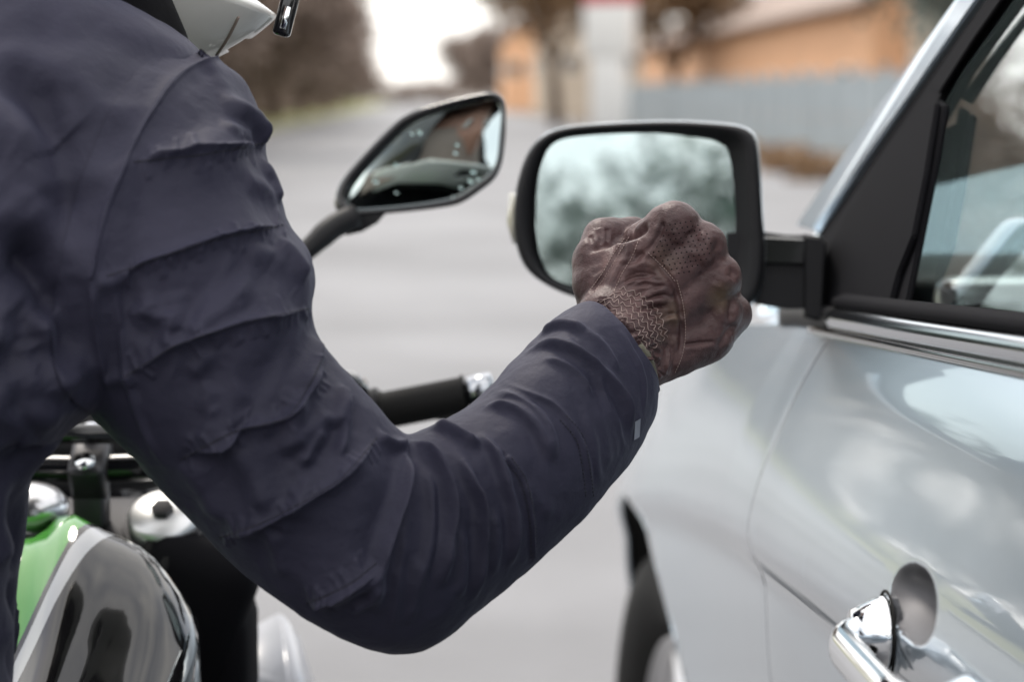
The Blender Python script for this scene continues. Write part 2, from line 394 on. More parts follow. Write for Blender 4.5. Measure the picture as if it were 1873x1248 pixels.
building('cream_building', 58, 71, 14.5, 24, 4.6, 2.2, M['render_cream'], M['roof'], 'pale cream building behind the grey wall beside the car pillar', 'building', 3)
building('orange_house', 235, 246, 8.6, 13, 6.8, 2.0, M['render_orange'], M['roof'], 'bright orange house left of the white sign pillar at the street end', 'house', 3, win_z=(3.4, 4.8))
def green_door():
    rot = Matrix.Rotation(-HD, 3, 'Z')
    p = road_pt(57.86, 15.4)
    return p, rot
pp, rt_ = green_door()
for o in [o for o in bpy.data.objects if o.name.startswith('cream_building')]:
    box('door', (*pp, 1.5), (1.0, .1, 3.0), M['green_door'], o, rot=rt_)
building('beige_house', 200, 214, 10.5, 20, 7.5, 3, M['render_cream'], M['roof'], 'beige house far down the street just left of the white sign pillar', 'house', 3, win_z=(3.4, 4.8))
building('brown_house', 160, 176, -26, -16, 6, 3, M['render_cream'], M['roof'], 'cream house with brown roof standing behind the left row of trees', 'house', 3, win_z=(3.4, 4.8))
V, Fc = leaf_mesh([Vector((*road_pt(620 + random.uniform(-8, 8), t_), random.uniform(.5, 5) + 4 * abs(t_) / 60)) for t_ in np.linspace(-80, 80, 500)], 14000, .6, .9, 78)
me = bpy.data.meshes.new('distant_woods'); me.from_pydata(V.tolist(), [], Fc.tolist()); me.materials.append(M['twig'])
o = bpy.data.objects.new('distant_woods', me); COL.objects.link(o); prop(o, 'brown distant woods closing the end of the street', 'woods', kind='stuff')
# grey precast wall: panels and posts
wl = empty('concrete_wall', (*road_pt(60, 8.8), 0)); prop(wl, 'long grey precast concrete wall running along the right of the street', 'wall')
rotw = Matrix.Rotation(-HD, 3, 'Z'); pm = None; qm = None
for k in range(38):
    s = 24 + k * 2.5
    for (nm, sz, z, ss) in (('panel', (.10, 2.38, .82), .45, s), ('panel', (.10, 2.38, .84), 1.30, s), ('post', (.16, .14, 1.9), .93, s + 1.25)):
        c = Vector((*road_pt(ss, 8.8), z))
        o = box(nm, c, sz, M['concrete'], wl, rot=rotw)
ps = empty('sign_pillar', (GX(1116, 84), 84, 0)); prop(ps, 'tall white sign pillar with a wider head and red top beside the street', 'sign')
x0 = GX(1115, 84)
rp_ = Matrix.Rotation(R(-32), 3, 'Z')
box('pillar', (x0, 84, 1.35), (1.3, .5, 2.7), M['white'], ps, .05, rp_)
box('sign_board', (x0, 84, 3.6), (1.85, .6, 1.8), M['white'], ps, .06, rp_)
box('red_top', (x0, 84, 4.9), (1.85, .6, .8), M['red'], ps, .06, rp_)
# low dry shrubs at the foot of the wall
for i, (px, Y) in enumerate([(1470, 41), (1400, 46), (1540, 37)]):
    V, Fc = leaf_mesh([Vector((random.uniform(-.7, .7), random.uniform(-.4, .4), random.uniform(0, .22))) for _ in range(16)], 900, .06, .10, 20 + i)
    e = empty('shrub', (GX(px, Y), Y, .05)); prop(e, ['low dry shrub at the foot of the grey wall, right of the car mirror', 'low dry shrub farthest along the foot of the grey wall', 'low dry shrub at the foot of the wall nearest the car pillar'][i], 'shrub', 'shrubs at the foot of the wall')
    me = bpy.data.meshes.new('foliage'); me.from_pydata(V.tolist(), [], Fc.tolist()); me.materials.append(M['leaf_gold'])
    o = bpy.data.objects.new('foliage', me); COL.objects.link(o); o.parent = e

for i, (px, Y, sc) in enumerate([(1800, 30, .42), (1905, 27, .40), (1990, 34, .55)]):
    plant_tree(blue, GX(px, Y), Y, i * 1.9, sc, ['small leafy tree seen through the car side window, nearest the black pillar', 'small leafy tree seen through the middle of the car side window', 'leafy tree behind the car window at the right edge'][i], 'tree', 'trees seen through the car window')
# trees that stand behind the photographer (seen in the mirrors)
for i, (x, y, sc, k) in enumerate([(1.9, -44, .98, 1), (5.5, -42, 1.1, 0), (-2.9, -50, .92, 1), (10, -48, 1.3, 0), (-8, -46, 1.2, 1), (-14, -44, 1.2, 0), (-20, -34, 1.1, 1), (16, -46, 1.2, 1)]):
    plant_tree(green if k == 0 else blue, x, y, i * 1.3, sc, ['blue green tree on the right in the car mirror reflection', 'dark green tree behind the car, outside the mirror view', 'lower blue green tree on the left in the car mirror reflection', 'dark green tree behind the parked car, second from the street', 'blue green tree behind the rider, nearest his back', 'dark green tree behind the rider, second from his back', 'blue green tree farthest left behind the rider', 'blue green tree farthest right behind the parked car'][i], 'tree', 'trees behind the car')

# ------------------------------------------------------------------ car
C0 = P(1505, 590, 2.05); CAR = empty('parked_car', (C0.x, C0.y, 0), -HD)
prop(CAR, 'silver car standing on the road with black door mirror and chrome door handle', 'car')
CM = Matrix.LocRotScale(CAR.location, CAR.rotation_euler, (1, 1, 1)); CMI = CM.inverted()
def cw(x, y, z): return CM @ Vector((x, y, z))
def car_at(px, py, lx):
    o = CMI @ CP; r = CMI.to_3x3() @ ray(px, py); k = (lx - o.x) / r.x; return o + r * k
def belt(y):      # height of the window line along the car
    return 1.062 - .062 * y if y < .1 else 1.0558 - .10 * (y - .1) - .10 * max(0, y - .5) ** 2
def sm(x, a, b):
    t = min(max((x - a) / (b - a), 0), 1); return t * t * (3 - 2 * t)
def side(y, z):
    """outboard offset of the skin below the window line (negative is outwards)"""
    u = belt(y) - z                                   # distance below the window line
    cz = .175 + .02 * y                               # main crease
    if u < cz: x = -.072 * (math.sin(u / cz * PI / 2 * .92)) ** .9 if u > 0 else 0
    else:
        x = -.071 + .016 * sm(u, cz, cz + .05) + .030 * sm(u, cz + .02, cz + .36) - .008 * sm(u, cz + .32, cz + .5) + .03 * sm(u, .62, .85)
    # soft scoop above the crease in the door
    x += .007 * math.exp(-((u - .09) / .04) ** 2) * sm(-y, -.4, .7)
    # flared front wing
    fl = math.exp(-((y - .86) / .38) ** 2); x -= .022 * fl * sm(u, .05, .28)
    # nose pulls inwards
    x += .55 * max(0, y - 1.15) ** 2
    return x
WC = (.90, .355); WR = .405
def arch_snap(y, z):
    dy, dz = y - WC[0], z - WC[1]; r = math.hypot(dy, dz)
    if abs(r - WR) < .014 and z > .1: return WC[0] + dy / r * WR, WC[1] + dz / r * WR
    return y, z
def door_gap(z):   # where door and front wing meet
    u = 1.06 - z
    return -.085 + .10 * min(max(u, 0), .7) / .7
def skin(name, y0f, y1f, ny, zlo, nz, arch=False, m=None, ret=True):
    V, Fc, idx = [], [], {}
    for i in range(ny + 1):
        for j in range(nz + 1):
            f = j / nz; a = .002 if i == 1 else (.998 if i == ny - 1 else i / ny)
            zt = 1.1; yy = None
            # iterate once: y depends on z through the gap line
            z = None; y = y0f(1.0) * (1 - a) + y1f(1.0) * a
            for _ in range(3):
                top = belt(y) - .004; z = top + (zlo - top) * f; y = y0f(z) * (1 - a) + y1f(z) * a
            if arch: y, z = arch_snap(y, z)
            x = side(y, z)
            if ret:                                          # edges turn in
                e = min(i, ny - i)
                if e == 0: x += .0002
            idx[i, j] = len(V); V.append(cw(x, y, z))
    for i in range(ny):
        for j in range(nz):
            q = (idx[i, j], idx[i, j + 1], idx[i + 1, j + 1], idx[i + 1, j])
            if arch:
                c = CMI @ (sum((V[k] for k in q), Vector()) / 4)
                if math.hypot(c.y - WC[0], c.z - WC[1]) < WR - .002 and c.z > .0: continue
            Fc.append(q)
    return mesh_obj(name, V, Fc, m or M['silver'], CAR)
G = .0010
skin('front_wing', lambda z: door_gap(z) + G, lambda z: 1.70, 190, .22, 100, True)
def gap_curve(name, y0, y1, ny, nz, zlo): pass
DR = skin('door', lambda z: -1.02, lambda z: door_gap(z) - G, 150, .22, 110)
skin('rear_door', lambda z: -1.95, lambda z: -1.026, 60, .22, 40)
skin('rear_wing', lambda z: -2.9, lambda z: -1.956, 50, .22, 40)
tube('door_gap_shade', [cw(side(door_gap(z), z) + .0032, door_gap(z), z) for z in np.linspace(.24, 1.05, 60)], .0030, M['matte_black'], CAR, 8)  # black strip added behind the panel edges so the gap reads as shade
# inner body (dark), so that gaps and the wheel house are closed
box('inner_body', cw(.86, -.9, .55), (1.50, 3.2, .72), M['interior_dark'], CAR, rot=CM.to_3x3())
box('bulkhead', cw(.86, .42, .62), (1.46, .06, .66), M['interior_dark'], CAR, rot=CM.to_3x3())
# bonnet and cowl: from the wing's top edge inwards
V, Fc = [], []; ny, nx = 60, 30
for i in range(ny + 1):
    y = -.08 + 1.78 * i / ny
    for j in range(nx + 1):
        f = j / nx; x = side(y, belt(y) - .004) + f * 1.66 * (1 - .1 * max(0, y - 1.1) ** 2)
        z = belt(y) - .004 + .055 * math.sin(f * PI) ** .7 - .004 * (1 if j == 0 else 0)
        V.append(cw(x, y, z))
for i in range(ny):
    for j in range(nx): k = i * (nx + 1) + j; Fc.append((k, k + 1, k + nx + 2, k + nx + 1))
mesh_obj('bonnet', V, Fc, M['silver'], CAR)
# far side of the body
V = []
ys = np.linspace(-2.9, 1.7, 20)
for y in ys: V += [cw(1.66, y, belt(y)), cw(1.74, y, .85), cw(1.72, y, .25)]
mesh_obj('far_side', V, [(3 * i + j, 3 * i + 3 + j, 3 * i + 4 + j, 3 * i + 1 + j) for i in range(19) for j in range(2)], M['silver'], CAR)
mesh_obj('front_panel', [cw(side(1.7, 1), 1.7, .22), cw(1.5, 1.7, .22), cw(1.5, 1.7, .9), cw(side(1.7, 1), 1.7, .9)], [(0, 1, 2, 3)], M['silver'], CAR)
# arch lip
pts = [cw(side(WC[0] + (WR) * math.cos(a), WC[1] + WR * math.sin(a)) + .004, WC[0] + WR * math.cos(a), WC[1] + WR * math.sin(a)) for a in np.linspace(-.2, PI + .2, 60)]
tube('arch_lip', pts, .003, M['silver'], CAR, 8)
V = []; 
aa = np.linspace(-.3, PI + .3, 50)
for a in aa:
    y, z = WC[0] + WR * math.cos(a), WC[1] + WR * math.sin(a); V += [cw(side(y, z) + .003, y, z), cw(.30, y, z)]
mesh_obj('wheel_house', V, [(2 * i, 2 * i + 1, 2 * i + 3, 2 * i + 2) for i in range(49)], M['rubber'], CAR)
mesh_obj('wheel_house_back', [cw(.3, WC[0] + .5, .05), cw(.3, WC[0] - .5, .05), cw(.3, WC[0] - .5, .9), cw(.3, WC[0] + .5, .9)], [(0, 1, 2, 3)], M['rubber'], CAR)
# wheels
def wheel(cx, cy, cz, turn=0):
    e = empty('wheel', cw(cx, cy, cz), CAR.rotation_euler.z + turn); e.parent = CAR; e.matrix_parent_inverse = CMI.copy()
    E = Matrix.LocRotScale(e.location, e.rotation_euler, (1, 1, 1))
    prof = [(-.06, .23), (-.095, .25), (-.11, .29), (-.105, .325), (-.085, .347), (-.04, .354), (.04, .354), (.085, .347), (.105, .32), (.11, .28), (.06, .23)]
    loops = []
    for k in range(72):
        a = 2 * PI * k / 72; g = .004 if k % 2 else 0
        loops.append([E @ Vector((x, (r - (g if r > .34 else 0)) * math.cos(a), (r - (g if r > .34 else 0)) * math.sin(a))) for x, r in prof])
    loops.append(loops[0]); loft('tyre', loops, M['rubber'], e, False, False, False)
    prof = [(-.065, .235), (-.085, .228), (-.06, .215), (.06, .21), (.06, .235)]
    loops = [[E @ Vector((x, r * math.cos(2 * PI * k / 48), r * math.sin(2 * PI * k / 48))) for x, r in prof] for k in range(49)]
    loft('rim', loops, M['alu'], e, False, False, False)
    parts = []
    for k in range(5):
        for s in (-.09, .09):
            a = 2 * PI * k / 5; parts.append(tube_data([E @ Vector((-.05, .03 * math.cos(a), .03 * math.sin(a))), E @ Vector((-.06, .22 * math.cos(a + s), .22 * math.sin(a + s)))], [.022, .014], 8))
    V, Fc = join_data(parts); mesh_obj('spokes', V, Fc, M['alu'], e)
    V, Fc = tube_data([E @ Vector((-.075, 0, 0)), E @ Vector((.03, 0, 0))], [.04, .05], 24); mesh_obj('hub', V, Fc, M['alu'], e)
wheel(.06, WC[0], .355, .10); wheel(1.62, WC[0], .355, .10); wheel(.06, -1.86, .355); wheel(1.62, -1.86, .355)

# --- window frame, glass, pillar.  Local planes: glass leans inwards towards the roof
def gl(y, z, off=0):      # the window plane: x at height z
    return .006 + .34 * max(0, z - 1.06) ** 1.05 + .02 * max(0, y) + off
def gp(px, py, off=0):    # photo point on the window plane
    lx = .01
    for _ in range(8):
        q = car_at(px, py, lx); lx = gl(q.y, q.z, off)
    return car_at(px, py, lx)
def plate(name, pix, off, thick, m, parent=CAR, n=None):
    """a flat piece lying on the window plane, outline measured in the photo"""
    a = [gp(x, y, off) for x, y in pix]
    A = [cw(*q) for q in a]; nrm = (CM.to_3x3() @ Vector((1, 0, -.33))).normalized()
    B = [p + nrm * thick for p in A]; n_ = len(A)
    Fc = [tuple(range(n_)), tuple(range(2 * n_ - 1, n_ - 1, -1))] + [(i, (i + 1) % n_, n_ + (i + 1) % n_, n_ + i) for i in range(n_)]
    o = mesh_obj(name, A + B, Fc, m, parent, False)
    bm = bmesh.new(); bm.from_mesh(o.data); bmesh.ops.recalc_face_normals(bm, faces=bm.faces[:])
    bmesh.ops.bevel(bm, geom=[e for e in bm.edges], offset=min(.002, thick / 3), segments=2, affect='EDGES')
    bm.to_mesh(o.data); bm.free()
    return o
# windscreen pillar: silver outer edge, black window surround, door frame, sail panel
plate('pillar_skin', [(1455, 412), (1486, 420), (1560, 318), (1640, 205), (1720, 90), (1790, -10), (1850, -95), (1812, -95), (1752, -10), (1682, 90), (1604, 195), (1530, 300)], -.004, .010, M['silver'])
plate('pillar_seal', [(1486, 421), (1505, 440), (1580, 330), (1655, 218), (1740, 100), (1822, -10), (1885, -95), (1852, -95), (1792, -10), (1722, 90), (1642, 205), (1562, 318)], .004, .006, M['matte_black'])
plate('door_frame', [(1506, 586), (1560, 590), (1590, 520), (1630, 400), (1668, 300), (1700, 215), (1748, 128), (1835, 5), (1900, -95), (1872, -95), (1806, -8), (1724, 102), (1640, 220), (1568, 332), (1500, 442)], 0, .006, M['matte_black'])
plate('frame_moulding', [(1700, 160), (1716, 170), (1780, 70), (1840, -15), (1896, -95), (1886, -95), (1830, -20), (1768, 60)], -.007, .003, M['matte_black'])
plate('sail_panel', [(1498, 440), (1520, 440), (1660, 215), (1712, 185), (1690, 320), (1668, 430), (1640, 500), (1618, 585), (1500, 588)], -.010, .005, M['matte_black'])
plate('window_run', [(1713, 180), (1728, 190), (1702, 330), (1680, 440), (1655, 560), (1650, 590), (1616, 588), (1640, 500), (1668, 430), (1690, 320)], -.004, .005, M['matte_black'])
# window glass
ga = [gp(x, y, .006) for x, y in ((1610, 592), (1640, 500), (1700, 200), (1790, 60), (1900, -110))]
za = ga[-1].z
V = []; yk = [ga[0].y, ga[1].y, ga[2].y, ga[3].y, ga[4].y]; zk = [q.z for q in ga]
rows = []
for z in np.linspace(1.04, 1.52, 14):
    yf = np.interp(z, zk, yk); rows.append([cw(gl(0, z, .008), y, z) for y in np.linspace(yf, -1.0, 8)])
rows2 = [[p + CM.to_3x3() @ Vector((.004, 0, 0)) for p in r] for r in rows]
def grid(rows, off=0):
    n = len(rows[0]); return [p for r in rows for p in r], [(i * n + j + off, i * n + j + 1 + off, (i + 1) * n + j + 1 + off, (i + 1) * n + j + off) for i in range(len(rows) - 1) for j in range(n - 1)]
v1, f1 = grid(rows); v2, f2 = grid(rows2, len(v1)); mesh_obj('side_window', v1 + v2, f1 + [tuple(reversed(f)) for f in f2], M['glass'], CAR)
# chrome waist moulding and rubber weatherstrip under the window
def run(name, y0, y1, prof, m, n=60):
    loops = []
    for y in np.linspace(y0, y1, n):
        b = belt(y); loops.append([cw(side(y, b) + x + gl(y, b) * 0, y, b + z) for x, z in prof])
    return loft(name, loops, m, CAR)
run('waist_moulding', -1.02, -.08, [(-.009, -.004), (-.012, .003), (-.010, .010), (-.004, .014), (.006, .014), (.008, -.004)], M['trim_chrome'])
run('waist_strip', -1.02, -.08, [(-.006, .014), (-.006, .021), (.004, .025), (.012, .022), (.012, .012)], M['matte_black'])
run('waist_seal', -1.02, .02, [(-.003, -.012), (-.010, -.010), (-.010, -.005), (.004, -.004), (.004, -.012)], M['black_gloss'])
run('wing_trim', -.075, .20, [(-.008, -.006), (-.008, .012), (.02, .016), (.02, -.006)], M['black_plastic'], 12)
# windscreen, roof, far glass
ps_ = [gp(x, y, .01) for x, y in ((1480, 415), (1640, 195), (1790, -20))]
l0 = [Vector((.05, .28, belt(.28) + .01)), Vector((.05 + .33 * .2, .0, 1.24)), Vector((.05 + .33 * .46, -.40, 1.50))]
l0 = [Vector((q.x + .015, q.y + .02, q.z)) for q in ps_]
l0.insert(0, l0[0] + (l0[0] - l0[1]) * .9); l0.append(l0[-1] + (l0[-1] - l0[-2]) * .25)
V, Fc = [], []
for q in l0:
    for f in np.linspace(0, 1, 12): V.append(cw(q.x + f * (1.60 - 2 * q.x), q.y + .14 * math.sin(f * PI), q.z + .01 * math.sin(f * PI)))
for i in range(len(l0) - 1):
    for j in range(11): k = i * 12 + j; Fc.append((k, k + 1, k + 13, k + 12))
nV = len(V); off = CM.to_3x3() @ Vector((0, -.003, -.004)); V += [p + off for p in V]; Fc += [tuple(i + nV for i in reversed(f)) for f in Fc]
mesh_obj('windscreen', V, Fc, M['glass'], CAR)
q = l0[-1]
V, Fc = [], []
for i, y in enumerate(np.linspace(q.y, -2.6, 14)):
    for f in np.linspace(0, 1, 14): V.append(cw(q.x + f * (1.60 - 2 * q.x), y + .14 * math.sin(f * PI) * (1 - i / 13), q.z + .05 * math.sin(f * PI) ** .6 + .03 * math.sin(i / 13 * PI)))
for i in range(13):
    for j in range(13): k = i * 14 + j; Fc.append((k, k + 1, k + 15, k + 14))
mesh_obj('roof', V, Fc, M['silver'], CAR)
tube('far_pillar', [cw(1.58, l0[0].y, l0[0].z), cw(1.60 - q.x, q.y, q.z)], .04, M['interior_dark'], CAR)
tube('far_centre_pillar', [cw(1.62, -1.0, 1.05), cw(1.60 - q.x, -1.0, q.z)], .05, M['interior_dark'], CAR)
tube('centre_pillar', [cw(.03, -1.04, 1.05), cw(q.x, -1.04, q.z)], .04, M['black_gloss'], CAR)
# interior: dashboard, steering wheel, seats
box('dashboard', cw(.83, .12, .97), (1.5, .46, .22), M['interior_dark'], CAR, .05, CM.to_3x3())
box('dashboard_top', cw(.83, .20, 1.07), (1.5, .34, .05), M['interior_dark'], CAR, .02, CM.to_3x3())
e = empty('steering_wheel', cw(.42, -.28, 1.02)); e.parent = CAR; e.matrix_parent_inverse = CMI.copy()
T = Matrix.Translation(cw(.42, -.30, 1.03)) @ CM.to_3x3().to_4x4() @ Matrix.Rotation(R(-22), 4, 'X')
tube('rim', [T @ Vector((.185 * math.cos(a), 0, .185 * math.sin(a))) for a in np.linspace(0, 2 * PI, 40)], .016, M['interior_dark'], e, 10)
for a in (0, PI, -PI / 2): tube('spoke', [T @ Vector((.03 * math.cos(a), 0, .03 * math.sin(a))), T @ Vector((.18 * math.cos(a), 0, .18 * math.sin(a)))], .014, M['alu'], e, 8)
V, Fc = ball_data(T @ Vector((0, 0, 0)), (.06, .03, .05)); mesh_obj('airbag_cover', V, Fc, M['interior_dark'], e)
for sx in (.42, 1.2):
    e = empty('seat', cw(sx, -.85, .6)); e.parent = CAR; e.matrix_parent_inverse = CMI.copy()
    box('cushion', cw(sx, -.72, .72), (.5, .5, .16), M['seat'], e, .05, CM.to_3x3())
    box('backrest', cw(sx, -.98, 1.02), (.5, .15, .62), M['seat'], e, .06, CM.to_3x3() @ Matrix.Rotation(R(12), 3, 'X'))
    box('headrest', cw(sx, -1.06, 1.42), (.28, .11, .19), M['seat'], e, .045, CM.to_3x3() @ Matrix.Rotation(R(8), 3, 'X'))
    V, Fc = join_data([tube_data([cw(sx + s, -1.04, 1.28), cw(sx + s, -1.055, 1.38)], .006, 8) for s in (-.06, .06)]); mesh_obj('headrest_rods', V, Fc, M['chrome'], e)
# vent and grab parts visible through the glass
box('door_card', cw(.06, -.5, .92), (.05, 1.0, .26), M['interior_dark'], CAR, .02, CM.to_3x3())
box('air_vent', cw(.16, -.02, 1.06), (.13, .05, .08), M['alu'], CAR, .015, CM.to_3x3())
EL = tube('dashboard_lamp_housing', [cw(.3, .0, 1.10), cw(.55, .0, 1.10)], .04, M['interior_dark'], CAR)

# --- door handle with finger recess
def door_pt(px, py):
    lx = -.07
    for _ in range(12):
        q = car_at(px, py, lx); lx = side(q.y, q.z)
    return Vector((lx, q.y, q.z))
hc = door_pt(1668, 1105); ry = abs(door_pt(1620, 1105).y - door_pt(1716, 1105).y) / 2; rz = abs(door_pt(1668, 1020).z - door_pt(1668, 1180).z) / 2
# push the door skin in to make the recess (a real hollow)
me = DR.data; n = len(me.vertices); co = np.empty(n * 3); me.vertices.foreach_get('co', co); co = co.reshape(-1, 3)
bmm = bmesh.new(); bmm.from_mesh(me)
sel = [f for f in bmm.faces if (lambda c: ((c.y - hc.y) / ry) ** 2 + ((c.z - hc.z) / rz) ** 2 < 2.4)(CMI @ f.calc_center_median())]
bmesh.ops.subdivide_edges(bmm, edges=list({e for f in sel for e in f.edges}), cuts=5, use_grid_fill=True)
for v in bmm.verts:
    l = CMI @ v.co; q = ((l.y - hc.y) / ry) ** 2 + ((l.z - hc.z) / rz) ** 2
    if q < 1.35:
        l.x += .022 * (1 - sm(math.sqrt(q), .35, 1.12)); v.co = CM @ l
bmm.to_mesh(me); bmm.free(); me.polygons.foreach_set('use_smooth', [True] * len(me.polygons))
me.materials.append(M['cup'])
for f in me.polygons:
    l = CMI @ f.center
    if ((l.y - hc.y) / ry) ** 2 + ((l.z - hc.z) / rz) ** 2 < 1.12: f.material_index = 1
V, Fc = [], []
HN = empty('door_handle', cw(hc.x, hc.y, hc.z)); HN.parent = CAR; HN.matrix_parent_inverse = CMI.copy()
# strap: measured from its front end to out of the frame
h0 = hc + Vector((0, .056, -.028)); h1 = hc + Vector((0, -.165, -.026))
loops = []
for k in range(30):
    f = k / 29; c = h0.lerp(h1, f); end = min(f, 1 - f); s = min(1, math.sqrt(max(0, end) / .10) + .12)
    out = .008 + .024 * min(1, (math.sin(min(f / .22, 1) * PI / 2)) if f < .5 else math.sin(min((1 - f) / .22, 1) * PI / 2))
    hw, th = .0140 * s, .0065 * s + .001
    lp = []
    for j in range(20):
        a = 2 * PI * j / 20; lp.append(cw(side(c.y, c.z) - out + th * math.cos(a) * (1.25 if math.cos(a) < 0 else .7), c.y, c.z + hw * math.sin(a) * (.9 + .1 * abs(math.cos(a)))))
    loops.append(lp)
loft('grip', loops, M['chrome'], HN)
for f, nm in ((.04, 'front_foot'), (.96, 'rear_foot')):
    c = h0.lerp(h1, f); loops = []
    for o_, s in ((.004, 1.25), (-.006, 1.15), (-.014, .95), (-.022, .75)):
        loops.append([cw(side(c.y, c.z) + o_, c.y + .020 * s * math.cos(a), c.z + .019 * s * math.sin(a)) for a in np.linspace(0, 2 * PI, 20, endpoint=False)])
    loft(nm, loops, M['chrome'] if f < .5 else M['silver'], HN)
tube('handle_gasket', [cw(side(h0.y, h0.z) - .001, h0.lerp(h1, .04).y + .026 * math.cos(a), h0.z + .025 * math.sin(a)) for a in np.linspace(0, 2 * PI, 30)], .0010, M['rubber'], HN, 6)

# --- door mirror
MR = empty('door_mirror', P(1400, 500, 2.05)); MR.parent = CAR; MR.matrix_parent_inverse = CMI.copy()
outer = [(941, 385), (950, 330), (966, 283), (990, 252), (1030, 234), (1110, 226), (1230, 222), (1330, 228), (1368, 238), (1384, 262), (1390, 330), (1394, 400), (1398, 470), (1385, 540), (1340, 575), (1250, 578), (1150, 562), (1060, 545), (1000, 520), (962, 488), (944, 440)]
inner = [(984, 385), (987, 335), (998, 292), (1012, 268), (1040, 255), (1110, 248), (1200, 246), (1280, 250), (1318, 258), (1336, 278), (1345, 340), (1348, 400), (1344, 460), (1330, 515), (1290, 545), (1220, 549), (1140, 540), (1065, 524), (1018, 508), (995, 478), (985, 432)]
NO = 96
oo = cr(outer, NO, True); ii = cr(inner, NO, True)
# align starting points
ii = np.roll(ii, -int(np.argmin(np.linalg.norm(ii - oo[0], axis=1))), 0)
def md(px, py): return 2.04 - .03 * (px - 941) / 450        # the glass side turns slightly towards the driver
def mloop(arr, dd, sc=1, cx=1165, cy=395): return [P(cx + (x - cx) * sc, cy + (y - cy) * sc, md(x, y) + dd) for x, y in arr]
def mix(a, b, t): return a * (1 - t) + b * t
loft('bezel', [mloop(mix(oo, ii, .10), .012), mloop(oo, .004), mloop(mix(oo, ii, .06), -.002), mloop(mix(oo, ii, .25), -.004), mloop(mix(oo, ii, .55), .002), mloop(mix(oo, ii, .85), .012), mloop(mix(oo, ii, 1.05), .016)], M['black_plastic'], MR, True, False, False)
loft('shell', [mloop(oo, .004, 1.004), mloop(oo, .010, 1.012), mloop(oo, .022, 1.012), mloop(oo, .045, .985), mloop(oo, .070, .88), mloop(oo, .088, .70), mloop(oo, .100, .45), mloop(oo, .104, .1)], M['silver'], MR, True, False, True)
# glass: aimed at the trees behind the car
gn = 3.2
loops = []
nrm_t, nrm_u = R(-2.0), R(4.5)     # turned to the right, tilted up
gc = P(1165, 395, md(1165, 395) + .013)
def glass_loop(sc, dd):
    out = []
    for x, y in ii:
        p = P(1165 + (x - 1165) * sc, 395 + (y - 395) * sc, md(1165, 395) + .013); dx, dz = p.x - gc.x, p.z - gc.z
        p.y = gc.y + dx * math.tan(nrm_t) * 1 + dz * math.tan(nrm_u) + dd; out.append(p)
    return out
loft('mirror_glass', [glass_loop(1.03, .004), glass_loop(1.03, 0), glass_loop(1.02, -.0006)], M['tint_mirror'], MR, True, True, True, False)
loft('backing', [glass_loop(1.06, .004), glass_loop(1.06, .012)], M['black_plastic'], MR)
# arm and foot
def ploop(pix, dd): return [P(x, y, 2.04 + dd) for x, y in pix]
arm = [(1330, 425), (1392, 424), (1440, 430), (1478, 430), (1486, 470), (1492, 520), (1496, 565), (1440, 566), (1380, 556), (1330, 552)]
loft('arm', [ploop(arm, -.010), ploop(arm, -.014)][::-1] + [ploop(arm, .03), ploop(arm, .045)], M['black_plastic'], MR, smooth=False)
arm2 = [(1366, 428), (1478, 434), (1474, 486), (1372, 484)]
loft('arm_cover', [ploop(arm2, -.014), ploop([(1372, 434), (1472, 439), (1469, 481), (1377, 479)], -.020)], M['black_gloss'], MR, smooth=False)
foot = [(1470, 428), (1500, 432), (1512, 444), (1508, 520), (1504, 590), (1470, 580)]
loft('foot', [ploop([(1474, 434), (1497, 437), (1507, 447), (1503, 520), (1500, 583), (1474, 574)], -.020), ploop(foot, -.016), ploop(foot, .07)], M['black_plastic'], MR, smooth=False)
V, Fc = tube_data([P(938, 352, 2.05), P(940, 380, 2.05), P(938, 410, 2.05), P(944, 445, 2.052)], [.0035, .005, .005, .003], 10); mesh_obj('indicator_lens', V, Fc, mat('indicator lens', (.75, .72, .6), .15, trans=.4), MR)

# ------------------------------------------------------------------ motorcycle
BK = empty('motorcycle', (-.34, 1.9, 0)); prop(BK, 'black motorcycle with green and silver tank stripes under the rider', 'motorcycle')
def tank_material(tbv):
    m = mat('black tank paint', (.006, .006, .007), .10, spec=.2, coat=1, coatr=.01)
    t = m.node_tree; n = t.nodes; b = n['Principled BSDF']; c = n.new('ShaderNodeTexCoord')
    h1 = tbv.ray_cast(CP, ray(150, 1000).normalized()); h2 = tbv.ray_cast(CP, ray(45, 1200).normalized())
    nn_ = (h1[1] + h2[1]).normalized(); nv = (h2[0] - h1[0]).normalized().cross(nn_).normalized()
    if nv.x > 0: nv = -nv                      # towards the middle of the tank
    vm = n.new('ShaderNodeVectorMath'); vm.operation = 'DOT_PRODUCT'; vm.inputs[1].default_value = nv; t.links.new(c.outputs['Object'], vm.inputs[0])
    base = nv.dot(h1[0])
    rp = n.new('ShaderNodeMapRange'); rp.inputs[1].default_value = base - .05; rp.inputs[2].default_value = base + .05; t.links.new(vm.outputs['Value'], rp.inputs[0])
    ra = n.new('ShaderNodeValToRGB'); ra.color_ramp.interpolation = 'CONSTANT'; e = ra.color_ramp.elements
    e[0].position = 0; e[0].color = (.006, .006, .007, 1)
    e[1].position = .5 - .06; e[1].color = (.40, .42, .45, 1)
    x = e.new(.5 + .06); x.color = (.012, .012, .014, 1)
    x = e.new(.5 + .11); x.color = (.070, .29, .045, 1)
    t.links.new(rp.outputs[0], ra.inputs[0]); t.links.new(ra.outputs[0], b.inputs['Base Color'])
    return m
